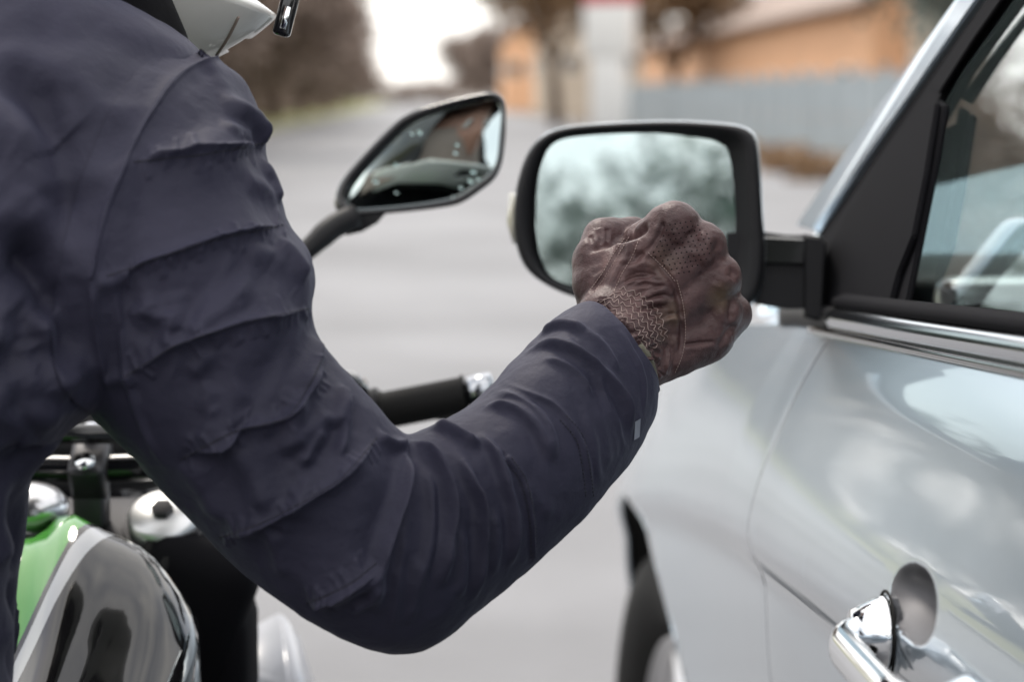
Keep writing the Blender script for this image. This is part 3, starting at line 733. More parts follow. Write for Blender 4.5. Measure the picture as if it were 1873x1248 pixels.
# tank: sections across, from the rider to the steering head
TX = -.385
secs = [  # y, half width, top z, shoulder z, waist z, bottom z
    (1.30, .070, .760, .745, .72, .68), (1.42, .095, .775, .755, .73, .68), (1.52, .118, .795, .768, .735, .67), (1.60, .138, .825, .792, .75, .67),
    (1.67, .152, .868, .828, .775, .67), (1.73, .156, .912, .862, .79, .67), (1.78, .142, .938, .882, .80, .68), (1.82, .10, .935, .88, .80, .69), (1.845, .05, .915, .87, .80, .71)]
loops = []
K = crk(secs, 48)
for y, hw, zt, zs, zw, zb in K:
    half = [(0, zt - .022), (.22 * hw, zt - .018), (.40 * hw, zt - .001), (.58 * hw, zt - .012), (.80 * hw, (zt + zs) / 2 + .002), (.97 * hw, zs), (1.0 * hw, zs - .012), (.96 * hw, (zs + zw) / 2), (.84 * hw, zw), (.74 * hw, zw - .025), (.70 * hw, zb)]
    H = cr(half, 30)
    lp = [(TX + x, y - .10 * max(0, (zt - z)) * 0, z) for x, z in H] + [(TX - x, y, z) for x, z in H[::-1][:-1]]
    loops.append(lp)
TNK = loft('tank', loops, None, BK); TNK.data.materials.append(tank_material(bvh_of(TNK.data)))
box('seat', (TX, 1.02, .80), (.24, .6, .09), M['black_plastic'], BK, .035)
tube('filler_cap', [(TX, 1.60, .800), (TX, 1.595, .812)], .033, M['alu'], BK, 32)
V, Fc = ball_data(P(60, 930, 1.86), (.028, .03, .020)); mesh_obj('ignition_cover', V, Fc, M['alu'], BK)
# steering head, yoke, forks
yz = .905
RK = Matrix.Rotation(R(34), 3, 'X')
def rk(p):
    p = Vector(p); c = Vector((TX, 1.925, yz)); return c + RK @ (p - c)
def rkd(d): return [rk(p) for p in d[0]], d[1]
def yoke():
    parts = []
    for s in (-1, 1):
        parts.append(tube_data([(TX + s * .105, 1.925, yz - .016), (TX + s * .105, 1.925, yz + .006)], .034, 28))
    parts.append(box_data((TX, 1.925, yz - .006), (.21, .062, .020)))
    parts.append(tube_data([(TX, 1.915, yz - .016), (TX, 1.915, yz + .008)], .036, 28))
    return rkd(join_data(parts))
V, Fc = yoke(); mesh_obj('top_yoke', V, Fc, M['dark_metal'], BK, False)
for s in (-1, 1):
    f = tube('fork_tube', [(TX + s * .105, 1.925, yz + .010), (TX + s * .105, 1.99, .62)], .027, M['alu'], BK, 24)
    c = tube('fork_cap', [rk((TX + s * .105, 1.925, yz + .006)), rk((TX + s * .105, 1.925, yz + .014)), rk((TX + s * .105, 1.925, yz + .018))], [.029, .029, .025], M['satin'], BK, 28)
    tube('adjuster_nut', [rk((TX + s * .105, 1.925, yz + .018)), rk((TX + s * .105, 1.925, yz + .024))], .009, M['dark_metal'], c, 6, False)
    tube('fork_leg', [(TX + s * .105, 1.985, .66), (TX + s * .105, 2.07, .30)], .033, M['black_gloss'], BK, 20)
tube('steering_nut', [rk((TX, 1.915, yz + .008)), rk((TX, 1.915, yz + .018))], .017, M['chrome'], BK, 6, False)
# handlebar
hb = [(TX, 1.915, .955), (TX + .06, 1.915, .955), (TX + .12, 1.925, .962), (TX + .20, 1.98, 1.00), (TX + .25, 2.02, 1.01)]
g0, g1 = P(700, 752, 2.07), P(905, 712, 2.06)
hbR = [Vector(p) for p in hb] + [g0.lerp(g1, -.25), g0, g0.lerp(g1, .5)]
hbL = [Vector((2 * TX - p.x, p.y, p.z)) for p in hbR]
pts = cr([tuple(p) for p in hbL[::-1]] + [tuple(p) for p in hbR[1:]], 80); tube('handlebar', pts, .0115, M['black_gloss'], BK, 16)
for mir in (0, 1):
    f = (lambda p: Vector((2 * TX - p.x, p.y, p.z))) if mir else (lambda p: Vector(p))
    a, b = g0, g0.lerp(g1, .74); V, Fc = [], []
    pt = [a.lerp(b, k / 60) for k in range(61)]; rd = [.0158 + (.0016 if k in (0, 1, 59, 60) else 0) + .0005 * (k % 3 == 0) for k in range(61)]
    gr = tube('grip', [f(p) for p in pt], rd, M['rubber'], BK, 24)
    tube('bar_end_weight', [f(b), f(b.lerp(g1, .1)), f(b.lerp(g1, .15)), f(g1.lerp(b, .1)), f(g1)], [.010, .010, .0155, .015, .012], M['trim_chrome'], BK, 24)
    tube('throttle_housing', [f(a.lerp(b, -.22)), f(a.lerp(b, -.02))], .021, M['black_plastic'], BK, 20)
    lv = [f(a.lerp(b, -.15) + Vector((0, .02, 0))), f(a.lerp(b, .1) + Vector((0, .07, -.008))), f(a.lerp(b, .6) + Vector((0, .075, -.02))), f(a.lerp(b, 1) + Vector((0, .06, -.03)))]
    tube('brake_lever' if not mir else 'clutch_lever', cr([tuple(p) for p in lv], 24), .006, M['dark_metal'], BK, 10)
# bar clamps with two bolts each
for s in (-1, 1):
    cx = TX + s * .048; cl_ = box('bar_clamp', (cx, 1.915, .957), (.030, .052, .036), M['dark_metal'], BK, .006, RK)
    for yy in (1.897, 1.933):
        tube('clamp_bolt', [Vector((cx, 1.915, .957)) + RK @ Vector((0, yy - 1.915, .017)), Vector((cx, 1.915, .957)) + RK @ Vector((0, yy - 1.915, .024))], .0082, M['chrome'], cl_, 14)
    box('riser', (cx, 1.915, .925), (.026, .030, .034), M['dark_metal'], BK, .004)
tube('cross_bar', [(TX - .13, 1.90, .985), (TX + .13, 1.90, .985)], .008, M['black_gloss'], BK)
for k, (dx, dy) in enumerate(((.07, .0), (.09, .03), (-.06, .02))):
    pc = cr([(TX + dx, 1.86, .84), (TX + dx + .03, 1.90, .90), (TX + dx + .06, 1.97 + dy, .94), (TX + dx + .13, 2.0, .985)], 24); tube('control_cable', pc, .005, M['rubber'], BK, 8)
# instrument, radiator, frame, headlamp
box('instrument', (TX, 2.02, .975), (.20, .07, .10), M['black_plastic'], BK, .02, Matrix.Rotation(R(-35), 3, 'X'))
V, Fc = ball_data((TX, 2.16, .85), (.11, .10, .10)); mesh_obj('headlamp', V, Fc, M['black_gloss'], BK)
box('radiator', (TX, 1.93, .62), (.34, .05, .34), M['matte_black'], BK, .01)
RS = box('radiator_shroud', P(345, 1110, 1.97), (.095, .12, .13), M['matte_black'], BK, .028, Matrix.Rotation(R(20), 3, 'Y'))
box('lower_shroud', P(330, 1200, 1.99), (.12, .12, .10), M['matte_black'], BK, .02)
box('engine', (TX, 1.62, .50), (.36, .46, .36), M['dark_metal'], BK, .04)
tube('frame_tube', cr([(TX + .12, 1.85, .84), (TX + .15, 1.60, .66), (TX + .13, 1.30, .55)], 12), .022, M['black_gloss'], BK)
tube('frame_tube', cr([(TX - .12, 1.85, .84), (TX - .15, 1.60, .66), (TX - .13, 1.30, .55)], 12), .022, M['black_gloss'], BK)
# front mudguard: pale grey, faceted, pointed rear edge
def mud(px, py, d): return P(px, py, d)
FG = mat('grey mudguard paint', (.40, .42, .47), .30, coat=.6)
loops = []
WY, WZ = 2.33, .30
top_l = P(400, 1190, 2.30); 
ct = cr([(2.02, .52), (2.10, .585), (2.20, .635), (2.33, .655), (2.46, .64), (2.60, .58)], 24)
loops = []
for k, (y, z) in enumerate(ct):
    f = k / 23; hw = .095 * (1 - .35 * f) * min(1, .45 + f * 2.2)
    cx = TX + .02
    loops.append([(cx - hw, y - .01, z - .11), (cx - hw * .98, y, z - .05), (cx - hw * .45, y, z - .005), (cx, y, z + .006), (cx + hw * .45, y, z - .005), (cx + hw * .98, y, z - .05), (cx + hw, y - .01, z - .11), (cx + hw * .95, y, z - .11), (cx + hw * .9, y, z - .055), (cx, y, z - .004), (cx - hw * .9, y, z - .055), (cx - hw * .95, y, z - .11)])
loft('front_mudguard', loops, FG, BK, smooth=False)
# side fairing fin seen right of the forks
fin = [(362, 1192), (420, 1172), (470, 1148), (515, 1118), (528, 1122), (548, 1160), (565, 1210), (576, 1250), (590, 1330), (500, 1400), (380, 1380)]
fA = [P(362, 1192, 2.27), P(515, 1116, 2.22), P(530, 1250, 2.16), P(520, 1420, 2.12), P(380, 1420, 2.25)]
fB = [P(515, 1116, 2.22), P(548, 1160, 2.27), P(576, 1250, 2.29), P(590, 1420, 2.30), P(520, 1420, 2.12), P(530, 1250, 2.16)]
V = [fA[0], fA[1], fA[2], fA[3], fA[4], fB[1], fB[2], fB[3], P(440, 1280, 2.36)]
bmf = mesh_obj('side_fairing', V, [(0, 1, 2), (0, 2, 3, 4), (1, 5, 6, 2), (2, 6, 7, 3), (0, 8, 5, 1), (8, 6, 5), (8, 7, 6), (0, 4, 8), (4, 3, 7, 8)], FG, BK, False)
bb = bmesh.new(); bb.from_mesh(bmf.data); bmesh.ops.recalc_face_normals(bb, faces=bb.faces[:]); bmesh.ops.bevel(bb, geom=bb.edges[:], offset=.004, segments=3, affect='EDGES'); bb.to_mesh(bmf.data); bb.free()
bmf.data.polygons.foreach_set('use_smooth', [True] * len(bmf.data.polygons))
tube('mirror_stem', cr([(TX + .22, 2.0, 1.005), tuple(P(480, 560, 2.03)), tuple(P(530, 490, 2.05)), tuple(P(572, 448, 2.06)), tuple(P(610, 415, 2.07)), tuple(P(650, 395, 2.08))], 30), list(np.linspace(.0055, .0055, 14)) + list(np.linspace(.0055, .0095, 10)) + [.0105] * 6, M['black_plastic'], BK, 16)
# wheels
def bike_wheel(cy, cz, r, w):
    prof = [(-w * .55, r - .075), (-w, r - .06), (-w * 1.05, r - .03), (-w * .7, r - .006), (0, r), (w * .7, r - .006), (w * 1.05, r - .03), (w, r - .06), (w * .55, r - .075)]
    e = empty('wheel', (TX, cy, cz)); e.parent = BK; e.matrix_parent_inverse = mat_world(BK).inverted()
    loft('tyre', [[(TX + x, cy + q * math.cos(2 * PI * k / 64), cz + q * math.sin(2 * PI * k / 64)) for x, q in prof] for k in range(65)], M['rubber'], e, False, False, False)
    parts = [tube_data([(TX, cy, cz), (TX, cy + (r - .07) * math.cos(a), cz + (r - .07) * math.sin(a))], [.02, .012], 8) for a in np.linspace(0, 2 * PI, 10, endpoint=False)]
    parts.append(tube_data([(TX - w, cy, cz), (TX + w, cy, cz)], .04, 24)); V, Fc = join_data(parts); mesh_obj('spokes', V, Fc, M['black_gloss'], e)
bike_wheel(2.33, .31, .31, .055); bike_wheel(.93, .32, .32, .08)
tube('swing_arm', [(TX + .09, 1.40, .42), (TX + .09, .93, .32)], .03, M['dark_metal'], BK)
tube('side_stand', [(TX - .12, 1.45, .40), (TX - .26, 1.42, .01)], .012, M['dark_metal'], BK)

# mirror head
MH = empty('mirror_head', P(770, 290, 2.08)); MH.parent = BK; MH.matrix_parent_inverse = mat_world(BK).inverted()
mo = [(612, 362), (622, 332), (650, 296), (700, 243), (742, 208), (800, 188), (862, 173), (900, 168), (919, 176), (926, 200), (925, 250), (919, 296), (906, 326), (880, 348), (842, 372), (800, 381), (740, 388), (680, 393), (636, 396), (616, 386)]
mi = [(637, 362), (644, 340), (668, 308), (712, 262), (750, 228), (806, 203), (862, 186), (892, 180), (908, 187), (916, 206), (913, 250), (908, 292), (896, 314), (874, 332), (836, 357), (798, 367), (740, 375), (684, 380), (652, 381), (640, 376)]
o1 = cr(mo, 110, True); i1 = cr(mi, 110, True); i1 = np.roll(i1, -int(np.argmin(np.linalg.norm(i1 - o1[0], axis=1))), 0)
MC = P(770, 285, 2.08)
aim = Vector((-.31, 1.64, 1.37))
MN = ((CP - MC).normalized() + (aim - MC).normalized()).normalized()
def mpl(x, y, dd):
    r = ray(x, y); k = (MC - CP - MN * dd).dot(MN) / r.dot(MN); return CP + r * k
def hl(arr, dd, sc=1): return [mpl(775 + (x - 775) * sc, 285 + (y - 285) * sc, dd) for x, y in arr]
loft('mirror_rim', [hl(o1, .010), hl(o1, .002), hl(mix(o1, i1, .15), -.002), hl(mix(o1, i1, .5), -.003), hl(mix(o1, i1, .85), 0), hl(mix(o1, i1, 1.1), .006)], M['black_gloss'], MH, True, False, False)
loft('mirror_back', [hl(o1, .004, 1.0), hl(o1, .018, .99), hl(o1, .032, .9), hl(o1, .045, .7), hl(o1, .05, .2)], M['black_plastic'], MH, True, False, True)
rim_pts = hl(i1, .003, 1.01); cen = sum(rim_pts, Vector()) / len(rim_pts)
V = [cen]; Fc = []; KN = 8
for k in range(1, KN + 1):
    for p in rim_pts: V.append(cen + (p - cen) * (k / KN) - MN * .0015 * (k / KN) ** 2)
nr = len(rim_pts)
for j in range(nr): Fc.append((0, 1 + j, 1 + (j + 1) % nr))
for k in range(KN - 1):
    for j in range(nr): Fc.append((1 + k * nr + j, 1 + (k + 1) * nr + j, 1 + (k + 1) * nr + (j + 1) % nr, 1 + k * nr + (j + 1) % nr))
MGL = mesh_obj('mirror_glass', V, Fc, M['tint_mirror'], MH, True)
for x, y in ((728, 240), (752, 243), (766, 241), (724, 300), (835, 264), (833, 279), (865, 313), (874, 327), (860, 331), (842, 343), (828, 360), (686, 331), (724, 352)):
    V, Fc = ball_data(mpl(x, y, .0018), random.uniform(.0011, .0022), 12, 8); mesh_obj('water_drop', V, Fc, M['glass'], MGL)
mount = [(616, 392), (705, 391), (690, 408), (662, 424), (636, 430), (610, 424), (600, 404)]
loft('mirror_mount', [hl(mount, -.002), hl(mount, .002), hl(mount, .022), hl(mount, .026)], M['black_plastic'], MH, smooth=False)

# ------------------------------------------------------------------ rider
RD = empty('person', (-.47, 1.35, 0)); prop(RD, 'motorcycle rider in navy quilted jacket and brown leather gloves raising a fist', 'person')

def grid_mesh(name, Pts, closed_u, m, parent, strokes=None, vis_bvh=None):
    """Pts: (nv, nu, 3)"""
    nv, nu, _ = Pts.shape; V = Pts.reshape(-1, 3)
    I = np.arange(nv * nu).reshape(nv, nu)
    if closed_u: a, b = I, np.roll(I, -1, 1)
    else: a, b = I[:, :-1], I[:, 1:]
    Fq = np.stack([a[:-1], b[:-1], b[1:], a[1:]], -1).reshape(-1, 4)
    me = bpy.data.meshes.new(name); me.from_pydata(V.tolist(), [], Fq.tolist()); me.update()
    return link_me(name, me, m, parent)
def get_co(me):
    n = len(me.vertices); c = np.empty(n * 3, dtype=np.float32); me.vertices.foreach_get('co', c); return c.reshape(-1, 3).astype(float)
def get_no(me):
    n = len(me.vertices); c = np.empty(n * 3, dtype=np.float32); me.vertices.foreach_get('normal', c); return c.reshape(-1, 3).astype(float)
def set_co(me, c): me.vertices.foreach_set('co', np.ascontiguousarray(c, dtype=np.float32).ravel()); me.update()
def project(bvh, pix, step=8, closed=False):
    """photo polyline -> points on the surface"""
    A = np.array(pix, float); L_ = np.linalg.norm(np.diff(A, axis=0), axis=1).sum(); n = max(3, int(L_ / step))
    out = []
    for x, y in cr(pix, n):
        h = bvh.ray_cast(CP, ray(x, y).normalized())
        if h[0] is not None: out.append((h[0], h[1]))
    return out
def sculpt(me, strokes, bvh=None, face_sign=None):
    """each stroke is a crease or roll lying on the surface in 3-D: (polyline, width mm, depth mm, roll beside it mm)"""
    bvh = bvh or bvh_of(me); co = get_co(me); no = get_no(me)
    ctr = np.array(CP)
    if face_sign is None: face_sign = 1 if np.median(np.einsum('ij,ij->i', no, ctr - co)[np.abs(no[:, 1]) > .7]) >= -9 else -1
    disp = np.zeros(len(co))
    for st in strokes:
        pix, wd, dp = st[0], st[1] / 1000, st[2] / 1000; rl = st[3] / 1000 if len(st) > 3 else 0
        pr = project(bvh, pix)
        if len(pr) < 2: continue
        Q = np.array([tuple(p[0]) for p in pr]); Nn = np.array([tuple(p[1]) for p in pr])
        R_ = wd * 5; lo = Q.min(0) - R_; hi = Q.max(0) + R_
        idx = np.nonzero(((co > lo) & (co < hi)).all(1))[0]
        if len(idx) == 0: continue
        C_ = co[idx]; best = np.full(len(idx), 1e9); tt = np.zeros(len(idx)); sg = np.zeros(len(idx)); vd = np.zeros(len(idx))
        m = len(Q) - 1
        for k in range(m):
            a, b = Q[k], Q[k + 1]; ab = b - a; l2 = ab @ ab + 1e-12
            if np.linalg.norm(ab) > .03: continue
            t = np.clip(((C_ - a) @ ab) / l2, 0, 1); dlt = C_ - (a + t[:, None] * ab); dd = np.linalg.norm(dlt, axis=1)
            u = dd < best; best[u] = dd[u]; tt[u] = (k + t[u]) / m
            cr_ = np.cross(ab / math.sqrt(l2), dlt); vv = ctr - a; vv /= np.linalg.norm(vv); sg[u] = -np.sign(cr_[u] @ vv)
        fade = np.clip(tt / .24, 0, 1) * np.clip((1 - tt) / .24, 0, 1); fade = fade * fade * (3 - 2 * fade)
        if len(st) > 4 and st[4] == 'full': fade = np.ones_like(fade)
        s = best; g = -dp * np.exp(-(s / wd) ** 2)
        if rl: g += rl * np.exp(-((s * sg - 1.9 * wd) / (1.5 * wd)) ** 2)
        disp[idx] += g * fade
    co += no * disp[:, None] * 1.0
    set_co(me, co)
def wobble(me, amp, sc, seed=0, aniso=(1, 1, 1)):
    co = get_co(me); no = get_no(me); an = Vector(aniso)
    d = np.array([noise.fractal(Vector((c[0] * aniso[0] + seed, c[1] * aniso[1], c[2] * aniso[2])) * sc, 1.0, 2.1, 3) for c in co]); co += no * (d * amp)[:, None]; set_co(me, co)
def smooth_arr(Pts, it, closed):
    for _ in range(it):
        Q = Pts.copy(); Q[1:-1] = (Pts[:-2] + 2 * Pts[1:-1] + Pts[2:]) / 4; Pts = Q
        if closed: Pts = (np.roll(Pts, 1, 1) + 2 * Pts + np.roll(Pts, -1, 1)) / 4
    return Pts

# --- torso of the jacket: horizontal sections
def tX(px, d): return (px - 936.5) / F * d
ts = [ # z, centre x, centre y, half width, half depth
    (.70, -.475, 1.27, .175, .125), (.80, -.475, 1.30, .190, .125), (.92, -.475, 1.345, .189, .125), (1.00, -.472, 1.375, .188, .128), (1.035, -.47, 1.387, .192, .132),
    (1.060, -.468, 1.395, .215, .136), (1.085, -.465, 1.405, .238, .140), (1.14, -.465, 1.425, .270, .140), (1.20, -.465, 1.440, .292, .138), (1.235, -.465, 1.452, .292, .130), (1.255, -.463, 1.46, .286, .120),
    (1.272, -.46, 1.462, .273, .110), (1.287, -.455, 1.468, .256, .104), (1.303, -.45, 1.473, .226, .098), (1.325, -.445, 1.478, .185, .088), (1.35, -.44, 1.482, .148, .078), (1.37, -.44, 1.485, .12, .07)]
Kt = crk(ts, 430); nu = 640; th = np.linspace(0, 2 * PI, nu, endpoint=False)
ex = 2 / 2.5
cxs = np.sign(np.cos(th)) * np.abs(np.cos(th)) ** ex; sxs = np.sign(np.sin(th)) * np.abs(np.sin(th)) ** ex
Pts = np.stack([Kt[:, 1:2] + Kt[:, 3:4] * cxs, Kt[:, 2:3] + Kt[:, 4:5] * -sxs, np.repeat(Kt[:, 0:1], nu, 1)], -1)
TO = grid_mesh('jacket_body', Pts[:, ::-1].copy(), True, M['jacket'], RD)
tb = bvh_of(TO.data)
tor_st = [
    ([(-10, 100), (40, 150), (90, 215), (125, 300), (150, 380), (168, 450)], 15, 14, 5),
    ([(-10, 240), (30, 300), (70, 360), (110, 430), (150, 500)], 18, 6, -4),
    ([(-10, 395), (40, 455), (90, 510), (140, 580), (180, 650), (222, 735)], 12, 14, 5),
    ([(-10, 470), (30, 500), (70, 545), (100, 600)], 20, 8, 4),
    ([(-10, 640), (60, 655), (120, 660), (180, 665)], 12, 9, 4),
    ([(20, 560), (50, 600), (60, 640)], 10, 6, 3),
    ([(-10, 720), (80, 735), (170, 725), (225, 700)], 10, 6, -3),
    ([(40, 160), (110, 190), (180, 260), (215, 310)], 16, 5, 3),
    ([(120, 20), (200, 60), (290, 100), (370, 118)], 16, 4, 3),
    ([(20, 20), (120, 80), (220, 140), (270, 200)], 22, 5, 3),
    ([(-10, 840), (30, 850), (70, 815)], 12, 6, 3), ([(0, 900), (30, 960), (25, 1060)], 14, 7, 3),
    ([(10, 1060), (30, 1120), (15, 1240)], 12, 6, 3),
]
for k in range(16):
    x0, y0 = random.uniform(-20, 170), random.uniform(60, 760); a = random.uniform(.5, 1.2); l = random.uniform(50, 130)
    tor_st.append(([(x0, y0), (x0 + l * .5 * math.cos(a) + 6, y0 + l * .5 * math.sin(a)), (x0 + l * math.cos(a), y0 + l * math.sin(a))], random.uniform(4, 9), random.uniform(1, 2.4), random.uniform(.3, 1)))
tor_st = [(t[0], t[1] * 1.05, t[2] * 1.5, t[3] * 1.3) for t in tor_st[:13]] + tor_st[13:]
sculpt(TO.data, tor_st, tb)
wobble(TO.data, .0030, 12, 3); wobble(TO.data, .0005, 50, 9)
tb = bvh_of(TO.data)

# --- sleeve: pairs of silhouette points, depth, half depth, bow
sl = [  # inner x,y, outer x,y, depth, half depth, bow
    (397, 104, 213, 764, 1.440, .082, -.054), (440, 128, 219, 778, 1.440, .084, -.048), (470, 180, 226, 792, 1.440, .086, -.042), (484, 238, 235, 808, 1.440, .087, -.034), (490, 292, 247, 828, 1.440, .087, -.026), (513, 346, 263, 852, 1.440, .086, -.018), (529, 408, 287, 884, 1.440, .085, -.010), (565, 452, 316, 918, 1.440, .083, -.004),
    (580, 505, 348, 954, 1.445, .079, 0), (574, 560, 386, 992, 1.443, .077, 0), (582, 606, 432, 1036, 1.442, .075, 0), (612, 652, 490, 1086, 1.442, .073, 0), (650, 698, 555, 1132, 1.443, .071, 0), (688, 738, 622, 1170, 1.445, .069, 0), (716, 770, 682, 1196, 1.449, .066, 0), (736, 792, 738, 1201, 1.455, .062, .004),
    (752, 795, 795, 1180, 1.462, .060, .008), (778, 783, 850, 1135, 1.472, .058, .010), (815, 766, 902, 1092, 1.483, .056, .012), (860, 740, 950, 1052, 1.494, .055, .014), (905, 700, 1000, 1008, 1.505, .054, .016), (943, 658, 1048, 962, 1.517, .053, .018), (980, 620, 1096, 905, 1.529, .051, .018), (1014, 585, 1138, 850, 1.541, .048, .016), (1042, 563, 1168, 805, 1.551, .045, .014), (1062, 556, 1190, 765, 1.557, .043, .012), (1078, 560, 1199, 722, 1.560, .041, .010)]
NVs, NUs = 900, 460
Ks = crk(sl, NVs); th = np.linspace(0, 2 * PI, NUs, endpoint=False)
A_ = np.array([tuple(P(k[0], k[1], k[4])) for k in Ks]); B_ = np.array([tuple(P(k[2], k[3], k[4])) for k in Ks]); Cc = (A_ + B_) / 2; U_ = (A_ - B_) / 2
ax = np.gradient(Cc, axis=0); ax /= np.linalg.norm(ax, axis=1)[:, None]
Vw = np.array([tuple((CP - Vector(c)).normalized()) for c in Cc])
ex = 2 / 2.15
cth = np.sign(np.cos(th)) * np.abs(np.cos(th)) ** ex; sth = np.sign(np.sin(th)) * np.abs(np.sin(th)) ** ex
# bow runs along the arm for the near half of each section
axp = np.stack([U_[:, 2] * Vw[:, 1] - U_[:, 1] * Vw[:, 2], U_[:, 0] * Vw[:, 2] - U_[:, 2] * Vw[:, 0], U_[:, 1] * Vw[:, 0] - U_[:, 0] * Vw[:, 1]], 1)
axp /= np.linalg.norm(axp, axis=1)[:, None]; axp *= np.sign(np.einsum('ij,ij->i', axp, ax))[:, None]
Pts = Cc[:, None] + U_[:, None] * cth[None, :, None] + (Ks[:, 5][:, None, None] * Vw[:, None]) * sth[None, :, None] + (Ks[:, 6][:, None, None] * axp[:, None]) * (np.maximum(0, sth) ** .65)[None, :, None]
Pts = smooth_arr(Pts, 6, True)
# seat the armhole rim on the torso
nb = 130
for rnd in range(3):
    for i in range(0, 330):
        wgt = max(0, 1 - i / nb) if rnd == 0 else 0; wgt = wgt * wgt * (3 - 2 * wgt)
        w2 = max(0, 1 - i / nb)
        for j in range(NUs):
            if sth[j] <= -.5: continue
            p = Vector(Pts[i, j]); dr = (p - CP); dist = dr.length; h = tb.ray_cast(CP, dr / dist)
            if h[0] is None or h[3] > dist + .12: continue
            tgt = min(h[3] - .0025, dist + .018); k = min(1, max(0, sth[j] + .15) / .3)
            nd = dist + (tgt - dist) * wgt * k; nd = min(nd, h[3] - (.0025 + .004 * (1 - w2))); Pts[i, j] = np.array(CP + dr / dist * nd)
    if rnd < 2:
        sub = smooth_arr(Pts[:420].copy(), 22, True); bl = np.clip(np.arange(420) / 25, 0, 1) * np.clip((420 - np.arange(420)) / 60, 0, 1)
        Pts[:420] = Pts[:420] * (1 - bl)[:, None, None] + sub * bl[:, None, None]
# hem of the cuff folds back inside
n_in = 26; last = Pts[-1]; cl_c = last.mean(0); extra = []
for k in range(1, n_in + 1):
    f = k / n_in; ring = cl_c + (last - cl_c) * (1 - .05 * min(1, f * 6) - .10 * f); ring = ring - ax[-1] * (.05 * f) + ax[-1] * .0012 * math.sin(min(1, f * 6) * PI); extra.append(ring)
Pts = np.concatenate([Pts, np.array(extra)], 0)
SLV = grid_mesh('jacket_sleeve', Pts[:, ::-1].copy(), True, M['jacket'], RD)
sb = bvh_of(SLV.data)
Q_ = 'full'
seams = [
    [(245, 296), (300, 290), (360, 284), (420, 274), (458, 266), (484, 262)],
    [(196, 505), (250, 487), (304, 467), (400, 437), (470, 422), (532, 408)],
    [(228, 690), (290, 650), (336, 626), (449, 590), (520, 574), (578, 562)],
    [(330, 842), (420, 794), (480, 778), (527, 762), (560, 715), (590, 655)],
    [(400, 985), (440, 972), (491, 952), (575, 907), (635, 866), (690, 800)],
    [(560, 1105), (610, 1084), (648, 1063), (690, 1030)],
]
# every quilting line: a broad valley, then a sharp stitched groove
st = []
for s_ in seams:
    st += [(s_, 16, 5.0, 0), (s_, 4.5, 2.8, .5), (s_, 1.3, 3.6, 0)]
st += [  # pointed folds and pulls
    ([(405, 200), (430, 205), (460, 232), (478, 262)], 9, 9, 4), ([(395, 240), (430, 245), (455, 262)], 6, 4, 2),
    ([(330, 300), (380, 262), (430, 250)], 8, 3, -2),
    ([(470, 300), (495, 330), (510, 375)], 8, 4, 2), ([(440, 330), (480, 345), (505, 365)], 7, 3, 2),
    ([(500, 440), (535, 470), (560, 515)], 9, 5, 3), ([(440, 470), (490, 470), (530, 490)], 8, 3, 2),
    ([(338, 622), (380, 585), (420, 548), (455, 505)], 8, 5, 3), ([(306, 560), (312, 600), (308, 640)], 7, 5, 2), ([(310, 530), (318, 580), (315, 610)], 9, 3, 2),
    ([(230, 585), (265, 570), (300, 545)], 8, 4, 2), ([(280, 545), (262, 568), (300, 590)], 5, 2.5, 1.5),
    ([(165, 505), (172, 560), (180, 640), (200, 720)], 3.0, 2.5, 1, ), ([(212, 520), (222, 600), (232, 680), (262, 780), (300, 860)], 3.0, 3, 1.2),
    ([(170, 520), (205, 515), (236, 500)], 6, 3, 2), ([(186, 700), (226, 690), (250, 680)], 5, 2.5, 1),
    ([(540, 720), (565, 680), (580, 640), (582, 615)], 7, 6, 3), ([(545, 730), (535, 790), (520, 840)], 6, 5, 2.5), ([(612, 790), (620, 745), (630, 705)], 5, 5, 2),
    ([(540, 830), (556, 800), (590, 770), (602, 752)], 6, 4, 2.5), ([(565, 870), (550, 905), (530, 945)], 5, 3, 2),
    ([(450, 700), (420, 740), (430, 780)], 9, 3, 2), ([(350, 690), (372, 665), (380, 640)], 5, 2.5, 1.5), ([(392, 700), (378, 740), (400, 760)], 6, 2.5, 1.5),
    ([(420, 810), (455, 850), (480, 900), (500, 940)], 9, 4, 2.5), ([(340, 840), (380, 900), (400, 960)], 12, 4, 2),
    ([(360, 770), (410, 800), (440, 835)], 10, 3, 2), ([(500, 960), (510, 1010), (520, 1060)], 7, 3, 2),
]
for s_ in seams:                       # short puckers that run off each stitched line
    q_ = cr(s_, max(4, int(np.linalg.norm(np.diff(np.array(s_, float), axis=0), axis=1).sum() / 13)))
    for i_ in range(1, len(q_) - 1):
        t_ = q_[i_ + 1] - q_[i_ - 1]; t_ = t_ / np.linalg.norm(t_); n_ = np.array([-t_[1], t_[0]]); sg_ = random.choice((-1, 1)); l_ = random.uniform(16, 44); o_ = t_ * random.uniform(-12, 12)
        st.append(([tuple(q_[i_] - n_ * sg_ * 5), tuple(q_[i_] + n_ * sg_ * l_ * .4 + o_ * .3), tuple(q_[i_] + n_ * sg_ * l_ + o_)], random.uniform(1.3, 2.8), random.uniform(.7, 1.7), random.uniform(.2, .7)))
n_up = len(st)
